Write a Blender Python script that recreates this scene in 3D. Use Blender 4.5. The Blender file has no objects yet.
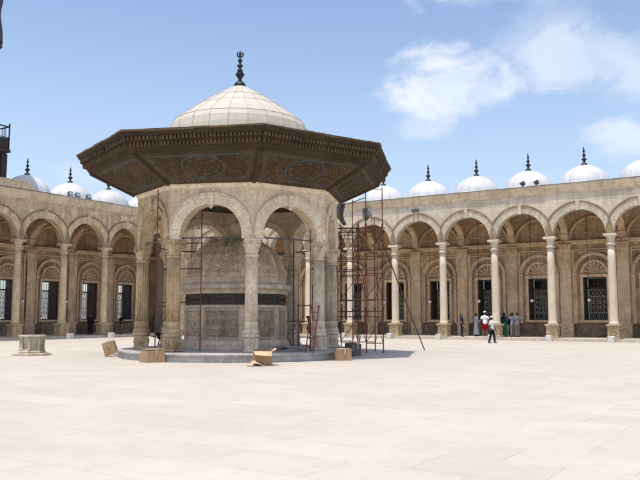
import bpy, bmesh, math, random
from mathutils import Vector, Matrix
PI = math.pi
sin, cos, sqrt = math.sin, math.cos, math.sqrt
rnd = random.Random(7)
scn = bpy.context.scene
COL = scn.collection

# ------------------------------------------------------------------ mesh builder
class MB:
    """Collects faces (with box-projected UVs in metres) and links them as one mesh object."""
    def __init__(s): s.v=[]; s.f=[]; s.uv=[]; s.sm=[]; s.mi=[]; s.M=Matrix.Identity(4)
    def add(s, vs, fs, smooth=False, mat=0):
        vs=[Vector(v) for v in vs]; o=len(s.v); M=s.M
        s.v+= [M@v for v in vs]
        for f in fs:
            n=Vector((0,0,0)); k=len(f)
            for i in range(k):
                a,b=vs[f[i]],vs[f[(i+1)%k]]
                n+=Vector(((a.y-b.y)*(a.z+b.z),(a.z-b.z)*(a.x+b.x),(a.x-b.x)*(a.y+b.y)))
            ax=[abs(c) for c in n]
            if ax[2]>=max(ax[0],ax[1]): u=[(vs[i].x,vs[i].y) for i in f]
            elif ax[1]>=ax[0]: u=[(vs[i].x,vs[i].z) for i in f]
            else: u=[(vs[i].y,vs[i].z) for i in f]
            s.f.append([i+o for i in f]); s.uv.append(u); s.sm.append(smooth); s.mi.append(mat)
    def box(s,x0,x1,y0,y1,z0,z1,mat=0,taper=0):
        t=taper
        s.add([(x0,y0,z0),(x1,y0,z0),(x1,y1,z0),(x0,y1,z0),(x0+t,y0+t,z1),(x1-t,y0+t,z1),(x1-t,y1-t,z1),(x0+t,y1-t,z1)],
              [(3,2,1,0),(4,5,6,7),(0,1,5,4),(1,2,6,5),(2,3,7,6),(3,0,4,7)],mat=mat)
    def cbox(s,x0,x1,y0,y1,z0,z1,c=.01,mat=0):
        X,Y,Z=(x0,x1),(y0,y1),(z0,z1); vs=[]; idx={}
        for i in (0,1):
            for j in (0,1):
                for k in (0,1):
                    sx,sy,sz=(1-2*i)*c,(1-2*j)*c,(1-2*k)*c
                    for a,p in enumerate(((X[i],Y[j]+sy,Z[k]+sz),(X[i]+sx,Y[j],Z[k]+sz),(X[i]+sx,Y[j]+sy,Z[k]))):
                        idx[i,j,k,a]=len(vs); vs.append(p)
        f=[]
        for i in (0,1):
            f.append([idx[i,0,0,0],idx[i,1,0,0],idx[i,1,1,0],idx[i,0,1,0]]); f.append([idx[0,i,0,1],idx[1,i,0,1],idx[1,i,1,1],idx[0,i,1,1]])
            f.append([idx[0,0,i,2],idx[1,0,i,2],idx[1,1,i,2],idx[0,1,i,2]])
        for a in (0,1):
            for b in (0,1):
                f.append([idx[a,b,0,0],idx[a,b,1,0],idx[a,b,1,1],idx[a,b,0,1]])
                f.append([idx[a,0,b,0],idx[a,1,b,0],idx[a,1,b,2],idx[a,0,b,2]])
                f.append([idx[0,a,b,1],idx[1,a,b,1],idx[1,a,b,2],idx[0,a,b,2]])
                for k in (0,1): f.append([idx[a,b,k,0],idx[a,b,k,1],idx[a,b,k,2]])
        s.add(vs,f,mat=mat)
    def lathe(s,prof,n=24,c=(0,0),ph=0,smooth=True,mat=0,mod=None,cap=True,arc=None):
        vs=[];f=[]; m=len(prof)
        for j,(r,z) in enumerate(prof):
            for i in range(n):
                a=ph+2*PI*i/n; rr=r*(mod(a,z) if mod else 1)
                vs.append((c[0]+rr*sin(a),c[1]-rr*cos(a),z))
        for j in range(m-1):
            for i in range(n):
                k=(i+1)%n
                f.append([j*n+i,j*n+k,(j+1)*n+k,(j+1)*n+i])
        if cap:
            f.append([i for i in range(n)][::-1]); f.append([(m-1)*n+i for i in range(n)])
        s.add(vs,f,smooth=smooth,mat=mat)
    def tube(s,p,q,r,n=8,mat=0,r2=None):
        p,q=Vector(p),Vector(q); d=(q-p)
        if d.length<1e-6: return
        d.normalize(); a=Vector((0,0,1)) if abs(d.z)<.9 else Vector((1,0,0))
        x=d.cross(a).normalized(); y=d.cross(x); r2=r if r2 is None else r2
        vs=[];
        for P,R in ((p,r),(q,r2)):
            for i in range(n):
                t=2*PI*i/n; vs.append(P+x*cos(t)*R+y*sin(t)*R)
        f=[[i,(i+1)%n,n+(i+1)%n,n+i] for i in range(n)]
        s.add(vs,f,smooth=True,mat=mat); s.add(vs,[list(range(n))[::-1],list(range(n,2*n))],mat=mat)
    def poly(s,pts,r,n=6,mat=0,closed=False):
        pts=[Vector(p) for p in pts]; m=len(pts); vs=[]; f=[]
        for i,p in enumerate(pts):
            a=pts[(i-1)%m] if closed or i else p; b=pts[(i+1)%m] if closed or i<m-1 else p
            d=(b-a).normalized(); h=Vector((0,0,1)) if abs(d.z)<.9 else Vector((1,0,0))
            x=d.cross(h).normalized(); y=d.cross(x)
            for k in range(n):
                t=2*PI*k/n; vs.append(p+x*cos(t)*r+y*sin(t)*r)
        for i in range(m if closed else m-1):
            j=(i+1)%m
            for k in range(n): f.append([i*n+k,i*n+(k+1)%n,j*n+(k+1)%n,j*n+k])
        s.add(vs,f,smooth=True,mat=mat)
    def prism(s,pl,y0,y1,mat=0):
        n=len(pl); vs=[(x,y0,z) for x,z in pl]+[(x,y1,z) for x,z in pl]
        f=[list(range(n)),list(range(n,2*n))[::-1]]+[[i,n+i,n+(i+1)%n,(i+1)%n] for i in range(n)]
        s.add(vs,f,mat=mat)
    def grid(s,fn,nu,nv,smooth=True,mat=0,matfn=None):
        vs=[fn(i/nu,j/nv) for j in range(nv+1) for i in range(nu+1)]; w=nu+1
        if matfn is None: s.add(vs,[[j*w+i,j*w+i+1,(j+1)*w+i+1,(j+1)*w+i] for j in range(nv) for i in range(nu)],smooth=smooth,mat=mat)
        else:
            by={}
            for j in range(nv):
                for i in range(nu): by.setdefault(matfn((i+.5)/nu,(j+.5)/nv),[]).append([j*w+i,j*w+i+1,(j+1)*w+i+1,(j+1)*w+i])
            o=len(s.v); first=True
            for m,f in by.items():
                if first: s.add(vs,f,smooth=smooth,mat=m); first=False
                else:
                    for q in f:
                        s.f.append([x+o for x in q]); s.uv.append([(vs[x][0],vs[x][2]) for x in q]); s.sm.append(smooth); s.mi.append(m)
    def build(s,name,mats,parent=None,fix=True):
        me=bpy.data.meshes.new(name); me.from_pydata([tuple(v) for v in s.v],[],s.f)
        ul=me.uv_layers.new(name='UVMap'); k=0; flat=[]
        for u in s.uv:
            for a in u: flat+=[a[0],a[1]]
        ul.data.foreach_set('uv',flat)
        me.polygons.foreach_set('use_smooth',s.sm); me.polygons.foreach_set('material_index',s.mi)
        for m in (mats if isinstance(mats,(list,tuple)) else [mats]): me.materials.append(m)
        if fix:
            bm=bmesh.new(); bm.from_mesh(me); bmesh.ops.recalc_face_normals(bm,faces=bm.faces); bm.to_mesh(me); bm.free()
        me.update()
        o=bpy.data.objects.new(name,me); COL.objects.link(o)
        if parent: o.parent=parent
        return o

def tag(o,label,cat,group=None,kind=None):
    if label: o['label']=label
    if cat: o['category']=cat
    if group: o['group']=group
    if kind: o['kind']=kind
    return o
def thing(name,label,cat,loc=(0,0,0),rz=0,group=None):
    o=bpy.data.objects.new(name,None); o.empty_display_size=.2; COL.objects.link(o)
    o.location=loc; o.rotation_euler=(0,0,rz); return tag(o,label,cat,group)
def copy_tree(o,parent=None):
    c=o.copy(); COL.objects.link(c); c.parent=parent
    for ch in o.children: copy_tree(ch,c)
    return c

# ------------------------------------------------------------------ materials
def newmat(name):
    m=bpy.data.materials.new(name); m.use_nodes=True; nt=m.node_tree; nt.nodes.clear()
    out=nt.nodes.new('ShaderNodeOutputMaterial'); b=nt.nodes.new('ShaderNodeBsdfPrincipled')
    nt.links.new(b.outputs[0],out.inputs[0]); return m,nt,b
def N(nt,t,**kw):
    n=nt.nodes.new(t)
    for k,v in kw.items(): setattr(n,k,v)
    return n
def noise(nt,vec,scale,detail=6,rough=.55,dist=0):
    n=N(nt,'ShaderNodeTexNoise'); n.inputs['Scale'].default_value=scale; n.inputs['Detail'].default_value=detail
    n.inputs['Roughness'].default_value=rough; n.inputs['Distortion'].default_value=dist
    nt.links.new(vec,n.inputs['Vector']); return n.outputs['Fac']
def ramp(nt,fac,a,b,ca=(0,0,0,1),cb=(1,1,1,1)):
    r=N(nt,'ShaderNodeValToRGB'); e=r.color_ramp.elements
    e[0].position=a; e[1].position=b; e[0].color=ca; e[1].color=cb
    nt.links.new(fac,r.inputs[0]); return r.outputs[0]
def mix(nt,fac,a,b,mode='MIX'):
    m=N(nt,'ShaderNodeMixRGB',blend_type=mode)
    for i,x in enumerate((fac,a,b)):
        if isinstance(x,(int,float)): m.inputs[i].default_value=x
        elif isinstance(x,tuple): m.inputs[i].default_value=(*x[:3],1)
        else: nt.links.new(x,m.inputs[i])
    return m.outputs[0]
def stone(name,c1,c2,stain=(.12,.09,.06),stain_amt=.5,blocks=None,mortar_dark=.6,rough=.85,bump=.35,island=0,fine=14,streak=True,blockvar=.25,big=.7,fc=.55,mott=.55):
    m,nt,b=newmat(name)
    tc=N(nt,'ShaderNodeTexCoord'); oi=N(nt,'ShaderNodeObjectInfo')
    va=N(nt,'ShaderNodeVectorMath',operation='MULTIPLY_ADD'); nt.links.new(oi.outputs['Random'],va.inputs[0]); va.inputs[1].default_value=(37,53,29); nt.links.new(tc.outputs['Object'],va.inputs[2])
    ob=va.outputs[0]
    n1=noise(nt,ob,big,8,.6,.6); col=mix(nt,ramp(nt,n1,.32,.68),c1,c2)
    n2=noise(nt,ob,fine,6,.65); col=mix(nt,fc,col,ramp(nt,n2,.25,.75,(.40,.375,.345,1),(1.32,1.32,1.32,1)),'MULTIPLY')
    n4=noise(nt,ob,3.6,9,.72,.9); col=mix(nt,mott,col,ramp(nt,n4,.33,.60,(.50,.455,.40,1),(1.16,1.16,1.16,1)),'MULTIPLY')
    col=mix(nt,.6,col,ramp(nt,oi.outputs['Random'],0,1,(.88,.87,.85,1),(1.1,1.1,1.1,1)),'MULTIPLY')
    h=mix(nt,.5,n1,n2); h=mix(nt,.5,h,n4)
    if blocks:
        mp=N(nt,'ShaderNodeMapping'); nt.links.new(tc.outputs['UV'],mp.inputs[0])
        br=N(nt,'ShaderNodeTexBrick'); nt.links.new(mp.outputs[0],br.inputs['Vector'])
        br.inputs['Scale'].default_value=1; br.inputs['Brick Width'].default_value=blocks[0]; br.inputs['Row Height'].default_value=blocks[1]
        br.inputs['Mortar Size'].default_value=.008; br.inputs['Mortar Smooth'].default_value=.3
        v=blockvar; br.inputs['Color1'].default_value=(1-v,1-v,1-v*1.1,1); br.inputs['Color2'].default_value=(1+v*.6,1+v*.55,1+v*.5,1)
        k=mortar_dark; br.inputs['Mortar'].default_value=(k,k*.95,k*.9,1)
        col=mix(nt,1,col,br.outputs['Color'],'MULTIPLY')
    if island:
        g=N(nt,'ShaderNodeNewGeometry')
        col=mix(nt,1,col,ramp(nt,g.outputs['Random Per Island'],0,1,(1-island,1-island,1-island*1.15,1),(1+island,1+island,1+island,1)),'MULTIPLY')
    mp=N(nt,'ShaderNodeMapping'); mp.inputs['Scale'].default_value=(2.2,2.2,.35 if streak else 2.2); nt.links.new(ob,mp.inputs[0])
    n3=noise(nt,mp.outputs[0],1.1,8,.7,.4)
    sf=ramp(nt,n3,.47,.72); sf=mix(nt,1,sf,(stain_amt,)*3,'MULTIPLY'); col=mix(nt,sf,col,stain)
    nt.links.new(col,b.inputs['Base Color']); b.inputs['Roughness'].default_value=rough
    b.inputs['Specular IOR Level'].default_value=.25
    bp=N(nt,'ShaderNodeBump'); bp.inputs['Strength'].default_value=bump; bp.inputs['Distance'].default_value=.03
    nt.links.new(h,bp.inputs['Height']); nt.links.new(bp.outputs[0],b.inputs['Normal'])
    return m
def plain(name,c,rough=.6,metal=0,var=.25,scale=8,spec=.4,c2=None):
    m,nt,b=newmat(name); tc=N(nt,'ShaderNodeTexCoord'); n=noise(nt,tc.outputs['Object'],scale,6,.6)
    a=tuple(x*(1-var) for x in c); d=tuple(min(1,x*(1+var)) for x in (c2 or c))
    nt.links.new(mix(nt,ramp(nt,n,.3,.7),a,d),b.inputs['Base Color'])
    b.inputs['Roughness'].default_value=rough; b.inputs['Metallic'].default_value=metal; b.inputs['Specular IOR Level'].default_value=spec
    return m

M={}
M['facade']=stone('limestone facade',(.72,.64,.52),(.63,.55,.43),fc=.35,mott=.25,blocks=(1.05,.46),stain_amt=.45,blockvar=.16,mortar_dark=.72)
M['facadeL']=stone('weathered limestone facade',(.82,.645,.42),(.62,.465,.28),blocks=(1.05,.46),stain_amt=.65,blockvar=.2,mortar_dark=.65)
M['voussoir']=stone('arch stones',(.66,.585,.465),(.58,.49,.37),fc=.35,stain_amt=.35,island=.1)
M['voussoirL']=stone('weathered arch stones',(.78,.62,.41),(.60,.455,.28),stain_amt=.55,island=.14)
M['hood']=stone('stained hood mouldings',(.42,.32,.20),(.28,.20,.12),stain_amt=.7,stain=(.10,.07,.045))
M['cornice']=stone('cornice stone',(.80,.68,.50),(.66,.53,.36),mott=.35,stain_amt=.5,stain=(.14,.09,.05),blocks=(1.3,5),blockvar=.12)
M['column']=stone('alabaster column',(.74,.65,.51),(.66,.56,.42),fc=.2,mott=.25,stain_amt=.25,rough=.5,bump=.12,streak=True)
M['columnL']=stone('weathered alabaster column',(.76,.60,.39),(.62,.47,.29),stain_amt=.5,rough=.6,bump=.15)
M['pedestal']=stone('pedestal stone',(.55,.44,.29),(.45,.34,.2),stain_amt=.4)
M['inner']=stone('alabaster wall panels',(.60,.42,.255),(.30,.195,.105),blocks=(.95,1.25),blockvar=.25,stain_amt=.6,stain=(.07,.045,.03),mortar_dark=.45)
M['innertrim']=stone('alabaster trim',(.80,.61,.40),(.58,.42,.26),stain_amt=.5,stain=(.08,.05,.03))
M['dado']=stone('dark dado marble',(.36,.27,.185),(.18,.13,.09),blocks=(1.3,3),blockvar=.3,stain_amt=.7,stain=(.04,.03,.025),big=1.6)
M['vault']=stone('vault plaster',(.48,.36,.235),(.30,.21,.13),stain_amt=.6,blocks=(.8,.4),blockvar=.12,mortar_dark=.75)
M['domewhite']=stone('whitewashed lead dome',(.66,.665,.675),(.57,.575,.585),stain=(.34,.345,.36),stain_amt=.4,fc=.15,mott=.12,rough=.45,bump=.12)
M['domeseam']=plain('lead seams',(.42,.43,.45),rough=.6,var=.15)
M['lead']=plain('grey lead coping',(.16,.16,.165),rough=.6,var=.3)
M['iron']=plain('black iron',(.018,.018,.022),rough=.5,var=.4,metal=.3)
M['rod']=plain('rusty tie rod',(.13,.06,.045),rough=.75,var=.4)
M['wood']=plain('dark window wood',(.05,.035,.024),rough=.6,var=.4,scale=5)
M['grille']=plain('pale bronze grille',(.40,.345,.265),rough=.5,var=.3)
M['glass']=plain('dark window glass',(.012,.013,.015),rough=.12,var=.2,spec=.5)
M['floorstep']=stone('step marble',(.66,.61,.54),(.58,.52,.45),stain_amt=.2,blocks=(1.6,3),blockvar=.06)
M['whiteblock']=stone('white marble block',(.74,.73,.71),(.66,.65,.63),stain_amt=.15,bump=.1)
M['globe']=plain('opal glass globe',(.72,.70,.66),rough=.25,var=.05)
M['kmarble']=stone('carved marble',(.72,.58,.43),(.50,.38,.27),stain_amt=.6,stain=(.12,.10,.085),bump=.3,fine=18)
M['kmarble2']=stone('carved marble mouldings',(.76,.62,.47),(.55,.43,.31),stain_amt=.5,stain=(.13,.10,.08))
M['kdark']=plain('dark painted inscription band',(.045,.032,.024),rough=.6,var=.4,scale=10)
M['kgilt']=plain('faded gilt frame',(.09,.068,.045),rough=.55,var=.4)
M['fwall']=stone('fountain alabaster wall',(.86,.735,.545),(.75,.60,.42),mott=.4,stain_amt=.55,stain=(.20,.13,.075),blocks=(1.25,.7),blockvar=.08,mortar_dark=.72,bump=.2)
M['fvous']=stone('fountain arch stones',(.87,.75,.565),(.77,.63,.45),stain_amt=.35,stain=(.22,.15,.09),island=.05,bump=.2)
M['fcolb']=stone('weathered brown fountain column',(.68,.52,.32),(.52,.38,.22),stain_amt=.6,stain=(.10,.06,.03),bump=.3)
M['fwallb']=stone('shade-browned fountain wall',(.74,.58,.38),(.60,.45,.28),stain_amt=.65,stain=(.16,.10,.055),blocks=(1.25,.7),blockvar=.08,mortar_dark=.72,bump=.2)  # weaker light on the left faces is painted in as browner stone
M['fcol']=stone('fountain column marble',(.82,.71,.56),(.70,.57,.42),stain_amt=.6,stain=(.16,.10,.06),bump=.25)
M['soffit']=stone('carved brown eave wood',(.085,.058,.033),(.05,.034,.02),stain_amt=.4,stain=(.03,.02,.014),streak=False,fine=22)
M['soffit2']=stone('ochre carved eave ornament',(.155,.102,.056),(.085,.055,.031),stain_amt=.35,stain=(.05,.03,.02),streak=False,fine=25)
M['softblue']=plain('faded blue-grey paint',(.056,.062,.064),rough=.8,var=.35,scale=6)
M['fdome']=stone('pale lead dome sheets',(.57,.52,.45),(.50,.45,.385),stain_amt=.25,stain=(.35,.3,.26),bump=.12,rough=.7,island=.03,fc=.2,mott=.18)
M['seam']=plain('dark seams',(.34,.30,.26),rough=.8)
M['platform']=stone('platform marble',(.56,.55,.53),(.44,.43,.41),blocks=(1.4,1),blockvar=.14,mortar_dark=.5,stain_amt=.4)
M['redpaint']=plain('rusted red scaffold paint',(.36,.042,.032),rough=.6,var=.5,scale=9,c2=(.13,.04,.028))
M['oldred']=plain('dull rusted red paint',(.17,.045,.035),rough=.7,var=.6,scale=7,c2=(.11,.05,.035))
M['rust']=plain('dark rusted steel',(.085,.04,.03),rough=.7,var=.5,scale=9)
M['plank']=plain('old scaffold plank',(.14,.10,.07),rough=.85,var=.35)
M['card']=plain('brown cardboard',(.36,.235,.13),rough=.85,var=.15,scale=4)
M['cardin']=plain('pale cardboard',(.52,.37,.22),rough=.85,var=.15,scale=4)
M['tape']=plain('tan packing tape',(.45,.34,.2),rough=.35,var=.1)
M['darkcard']=plain('grey brown crate board',(.14,.11,.095),rough=.85,var=.25)
M['greycloth']=plain('grey hessian cloth',(.27,.24,.245),rough=.95,var=.3)
M['redcloth']=plain('dark red cloth',(.10,.025,.025),rough=.95,var=.3)
M['whitecloth']=plain('white plastic sheet',(.7,.7,.7),rough=.6,var=.1)
M['wellm']=stone('well marble',(.60,.55,.46),(.48,.41,.31),stain_amt=.55,stain=(.22,.15,.09),big=2.5)
M['lampgrey']=plain('grey lamp housing',(.09,.09,.095),rough=.45,var=.2)
M['lampglass']=plain('lamp glass',(.4,.43,.45),rough=.15,var=.1)
M['rubble']=stone('broken stone',(.36,.31,.26),(.26,.22,.18),stain_amt=.4)
M['towerstone']=plain('brown painted iron',(.04,.027,.022),rough=.7,var=.35)

# ------------------------------------------------------------------ court layout
ALPHA=.5635
CX,CY=-11.8637,71.2952            # corner of the courtyard
SR,SL,DEP=4.083,4.098,4.1         # bay widths, arcade depth
H0,HAB,HTOP=.2,7.29,10.95
RIN,REX=1.80,2.36

# ------------------------------------------------------------------ ground
def build_floor():
    mb=MB(); mb.M=Matrix.Translation((CX,CY,0))@Matrix.Rotation(-ALPHA,4,'Z')
    mb.add([(-900,-900,0),(900,-900,0),(900,900,0),(-900,900,0)],[(0,1,2,3)])
    m,nt,b=newmat('pale marble paving')
    tc=N(nt,'ShaderNodeTexCoord'); uv=tc.outputs['UV']
    def brick(w,h,c1,c2,mo,off=.5,ms=.007):
        br=N(nt,'ShaderNodeTexBrick',offset=off); nt.links.new(uv,br.inputs['Vector']); br.inputs['Scale'].default_value=1
        br.inputs['Brick Width'].default_value=w; br.inputs['Row Height'].default_value=h
        br.inputs['Mortar Size'].default_value=ms; br.inputs['Mortar Smooth'].default_value=.4; br.inputs['Bias'].default_value=-.1
        br.inputs['Color1'].default_value=(*c1,1); br.inputs['Color2'].default_value=(*c2,1); br.inputs['Mortar'].default_value=(*mo,1)
        return br
    b1=brick(1.5,1.0,(.478,.440,.386),(.515,.474,.418),(.37,.33,.28))
    n1=noise(nt,uv,.22,8,.6,.8); n2=noise(nt,uv,2.1,8,.65,.5); n3=noise(nt,uv,.06,4,.5)
    col=mix(nt,.55,b1.outputs['Color'],ramp(nt,n1,.3,.72,(.88,.86,.83,1),(1.05,1.05,1.05,1)),'MULTIPLY')
    col=mix(nt,.7,col,ramp(nt,n2,.25,.75,(.88,.865,.84,1),(1.05,1.05,1.05,1)),'MULTIPLY')
    # a few cracked, darker joints
    n4=noise(nt,uv,.5,3,.5); gate=ramp(nt,n4,.56,.66)
    j=N(nt,'ShaderNodeMath',operation='MULTIPLY'); nt.links.new(b1.outputs['Fac'],j.inputs[0]); nt.links.new(gate,j.inputs[1])
    col=mix(nt,j.outputs[0],col,(.34,.29,.25))
    nt.links.new(col,b.inputs['Base Color']); b.inputs['Roughness'].default_value=.65; b.inputs['Specular IOR Level'].default_value=.2
    bp=N(nt,'ShaderNodeBump'); bp.inputs['Strength'].default_value=.12; bp.inputs['Distance'].default_value=.02
    nt.links.new(n2,bp.inputs['Height']); nt.links.new(bp.outputs[0],b.inputs['Normal'])
    o=mb.build('courtyard_floor',m,fix=False); o['kind']='structure'; return o
build_floor()

# ------------------------------------------------------------------ arcade wings
def arch_panel(mb,x0,x1,xc,r,zc,zs,zt,y0,y1,n=28):
    """wall piece x0..x1 from zs to zt with a round opening (stilted from zs up to zc)"""
    pts=[(xc-r,zs)]+[(xc-r*cos(PI*i/n),zc+r*sin(PI*i/n)) for i in range(n+1)]+[(xc+r,zs)]
    for y in (y0,y1):
        vs=[];f=[]
        for i,(x,z) in enumerate(pts): vs+= [(x,y,z),(x,y,zt)]
        for i in range(1,len(pts)-2): f.append([2*i,2*i+2,2*i+3,2*i+1])
        mb.add(vs,f)
        if xc-r>x0: mb.add([(x0,y,zs),(xc-r,y,zs),(xc-r,y,zt),(x0,y,zt)],[(0,1,2,3)])
        if xc+r<x1: mb.add([(xc+r,y,zs),(x1,y,zs),(x1,y,zt),(xc+r,y,zt)],[(0,1,2,3)])
    vs=[];
    for x,z in pts: vs+=[(x,y0,z),(x,y1,z)]
    mb.add(vs,[[2*i,2*i+1,2*i+3,2*i+2] for i in range(len(pts)-1)],smooth=False)
    mb.add([(x0,y0,zs),(xc-r,y0,zs),(xc-r,y1,zs),(x0,y1,zs)],[(0,1,2,3)])
    mb.add([(xc+r,y0,zs),(x1,y0,zs),(x1,y1,zs),(xc+r,y1,zs)],[(0,1,2,3)])
def ring(mb,xc,zc,ri,ro,half,y0,y1,n,gap=.004,zs=None,jit=.006,sub=2):
    """n separate arch stones between radii ri and ro, cut off at |x|=half"""
    def R(a): 
        c=abs(cos(a)); return min(ro,half/c if c>1e-6 else ro)
    for i in range(n):
        a0=PI*i/n+gap/ro; a1=PI*(i+1)/n-gap/ro; dy=rnd.uniform(-jit,jit)
        vs=[];
        for k in range(sub+1):
            a=a0+(a1-a0)*k/sub
            for y in (y0+dy,y1):
                for rr in (ri,R(a)): vs.append((xc-rr*cos(a),y,zc+rr*sin(a)))
        f=[]
        for k in range(sub):
            o=4*k; f+=[[o,o+4,o+5,o+1],[o+2,o+3,o+7,o+6],[o,o+2,o+6,o+4],[o+1,o+5,o+7,o+3]]
        f+=[[0,1,3,2],[4*sub,4*sub+2,4*sub+3,4*sub+1]]
        mb.add(vs,f)
    if zs is not None and zs<zc:
        for s in (-1,1):
            a,b=sorted((xc+s*ri,xc+s*min(ro,half))); mb.box(a,b,y0,y1,zs,zc-.003)
def bandx(mb,prof,x0,x1):
    """moulding profile [(y,z)] swept along x"""
    n=len(prof); vs=[(x0,y,z) for y,z in prof]+[(x1,y,z) for y,z in prof]
    mb.add(vs,[[i,i+1,n+i+1,n+i] for i in range(n-1)]+[list(range(n)),list(range(n,2*n))[::-1]])

def column_set(parent,colmat,pedmat,x):
    c=MB(); c.lathe([(.33,1.17),(.345,1.2),(.345,1.25),(.30,1.31),(.285,1.38),(.285,2.5),(.278,4),(.258,5.6),(.245,6.5)],28)
    o=c.build('column',colmat,parent); o.location=(x,0,0)
    k=MB(); k.lathe([(.245,6.5),(.31,6.52),(.335,6.58),(.31,6.64),(.25,6.67),(.245,6.80),(.27,6.84),(.27,6.88),(.25,6.90),(.26,6.98),(.31,7.06),(.36,7.10),(.36,7.13)],28)
    k.cbox(-.42,.42,-.40,.40,7.13,HAB-.004,.02); k.build('capital',colmat,o)
    p=MB(); p.cbox(-.44,.44,-.44,.44,H0+.002,H0+.14,.015); p.cbox(-.37,.37,-.37,.37,H0+.14,1.0,.012)
    p.cbox(-.41,.41,-.41,.41,1.0,1.05,.015); p.cbox(-.46,.46,-.46,.46,1.05,1.17,.025)
    for dx,dy,a in ((0,-.37,0),(.37,0,PI/2),(-.37,0,-PI/2)):
        S=p.M; p.M=Matrix.Translation((dx,dy,.66))@Matrix.Rotation(a,4,'Z')
        p.poly([(.2*cos(t),-.005,.2*sin(t)) for t in [2*PI*i/20 for i in range(20)]],.03,closed=True)
        p.poly([(.09*cos(t),-.005,.09*sin(t)) for t in [2*PI*i/12 for i in range(12)]],.035,closed=True)
        p.M=S
    p.build('pedestal',pedmat,o); return o

def window_set(parent,xc,openback):
    z0,z1,hw,yb=1.42,4.58,.84,DEP; LD=1.2
    f=MB()   # stone surround
    for s in (-1,1): f.box(*sorted((xc*0+s*hw,s*(hw+.2))),yb-.10,yb+.02,z0,z1)
    f.box(-hw-.2,hw+.2,yb-.12,yb+.02,z1,z1+.22); f.box(-hw-.28,hw+.28,yb-.2,yb+.02,z0-.16,z0)
    o=f.build('window',M['innertrim'],parent); o.location=(xc,0,0)
    w=MB()   # wooden lining and leaves folded back in the deep opening
    for s in (-1,1):
        w.box(*sorted((s*hw,s*(hw-.05))),yb+.03,yb+LD,z0,z1)
        w.box(*sorted((s*(hw-.05),s*(hw-.09))),yb+.12,yb+LD-.2,z0+.1,z0+1.5); w.box(*sorted((s*(hw-.05),s*(hw-.09))),yb+.12,yb+LD-.2,z0+1.65,z1-.12)
    w.box(-hw+.05,hw-.05,yb+.03,yb+LD,z1-.05,z1); w.box(-hw+.05,hw-.05,yb+.03,yb+LD,z0,z0+.06)
    w.box(-hw+.05,hw-.05,yb+LD-.12,yb+LD-.04,3.75,3.87)
    for i in range(1,6): x=-hw+.05+(2*hw-.1)*i/6; w.box(x-.012,x+.012,yb+LD-.1,yb+LD-.07,3.87,z1-.05)
    w.build('shutter',M['wood'],o)
    g=MB(); yg=yb+LD-.07; W=hw-.08; r=.024
    for s in (-1,1): g.box(*sorted((s*W,s*(W-.05))),yg-.02,yg+.02,z0+.06,3.75)
    for z in (z0+.08,z0+.55,3.2,3.7): g.box(-W,W,yg-.018,yg+.018,z-.02,z+.02)
    for z,h in ((z0+.315,.235),(3.45,.235)):
        for i in range(5):
            x=-W+.05+(2*W-.1)*(i+.5)/5; g.poly([(x+.13*cos(t),yg,z+.2*sin(t)) for t in [2*PI*k/12 for k in range(12)]],r,closed=True)
            g.tube((x,yg,z-h),(x,yg,z+h),r*.8,6)
    for i in range(3):
        for j in range(3):
            x=-W+.05+(2*W-.1)*(i+.5)/3; z=z0+.57+(3.18-z0-.57)*(j+.5)/3
            g.poly([(x+.20*cos(t),yg,z+.2*sin(t)) for t in [2*PI*k/16 for k in range(16)]],r,closed=True)
            g.poly([(x+.09*cos(t),yg,z+.09*sin(t)) for t in [2*PI*k/12 for k in range(12)]],r,closed=True)
            for q in range(4):
                a=PI/4+q*PI/2; g.tube((x+.09*cos(a),yg,z+.09*sin(a)),(x+.3*cos(a),yg,z+.3*sin(a)),r*.9,6)
    g.build('grille',M['grille'],o)
    if not openback:
        p=MB(); p.box(-hw+.05,hw-.05,yb+LD+.08,yb+LD+.10,z0+.06,z1-.05); p.build('pane',M['glass'],o)
    return o

def blind_arch(parent,xc):
    b=MB(); yb=DEP; zc=4.9
    ring(b,0,zc,1.28,1.42,9,yb-.17,yb+.01,15,jit=.003); ring(b,0,zc,1.42,1.50,9,yb-.24,yb+.01,15,jit=.003)
    for s in (-1,1):
        b.box(*sorted((s*1.28,s*1.42)),yb-.17,yb+.01,1.17,zc); b.box(*sorted((s*1.42,s*1.50)),yb-.24,yb+.01,1.17,zc)
        b.box(*sorted((s*1.22,s*1.54)),yb-.28,yb+.01,zc-.12,zc-.003)
    ring(b,0,zc,.80,.95,9,yb-.16,yb+.01,11,jit=.003)
    for i in range(7):   # shell fluting of the tympanum
        a=PI*(i+.5)/7; b.tube((.14*cos(a),yb-.02,zc+.14*sin(a)),(.74*cos(a),yb-.02,zc+.74*sin(a)),.025,6,r2=.075)
    b.poly([(.12*cos(t),yb-.05,zc+.06+.09*sin(t)) for t in [2*PI*k/12 for k in range(12)]],.04,closed=True)
    o=b.build('blind_arch',M['innertrim'],parent); o.location=(xc,0,0); return o

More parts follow.
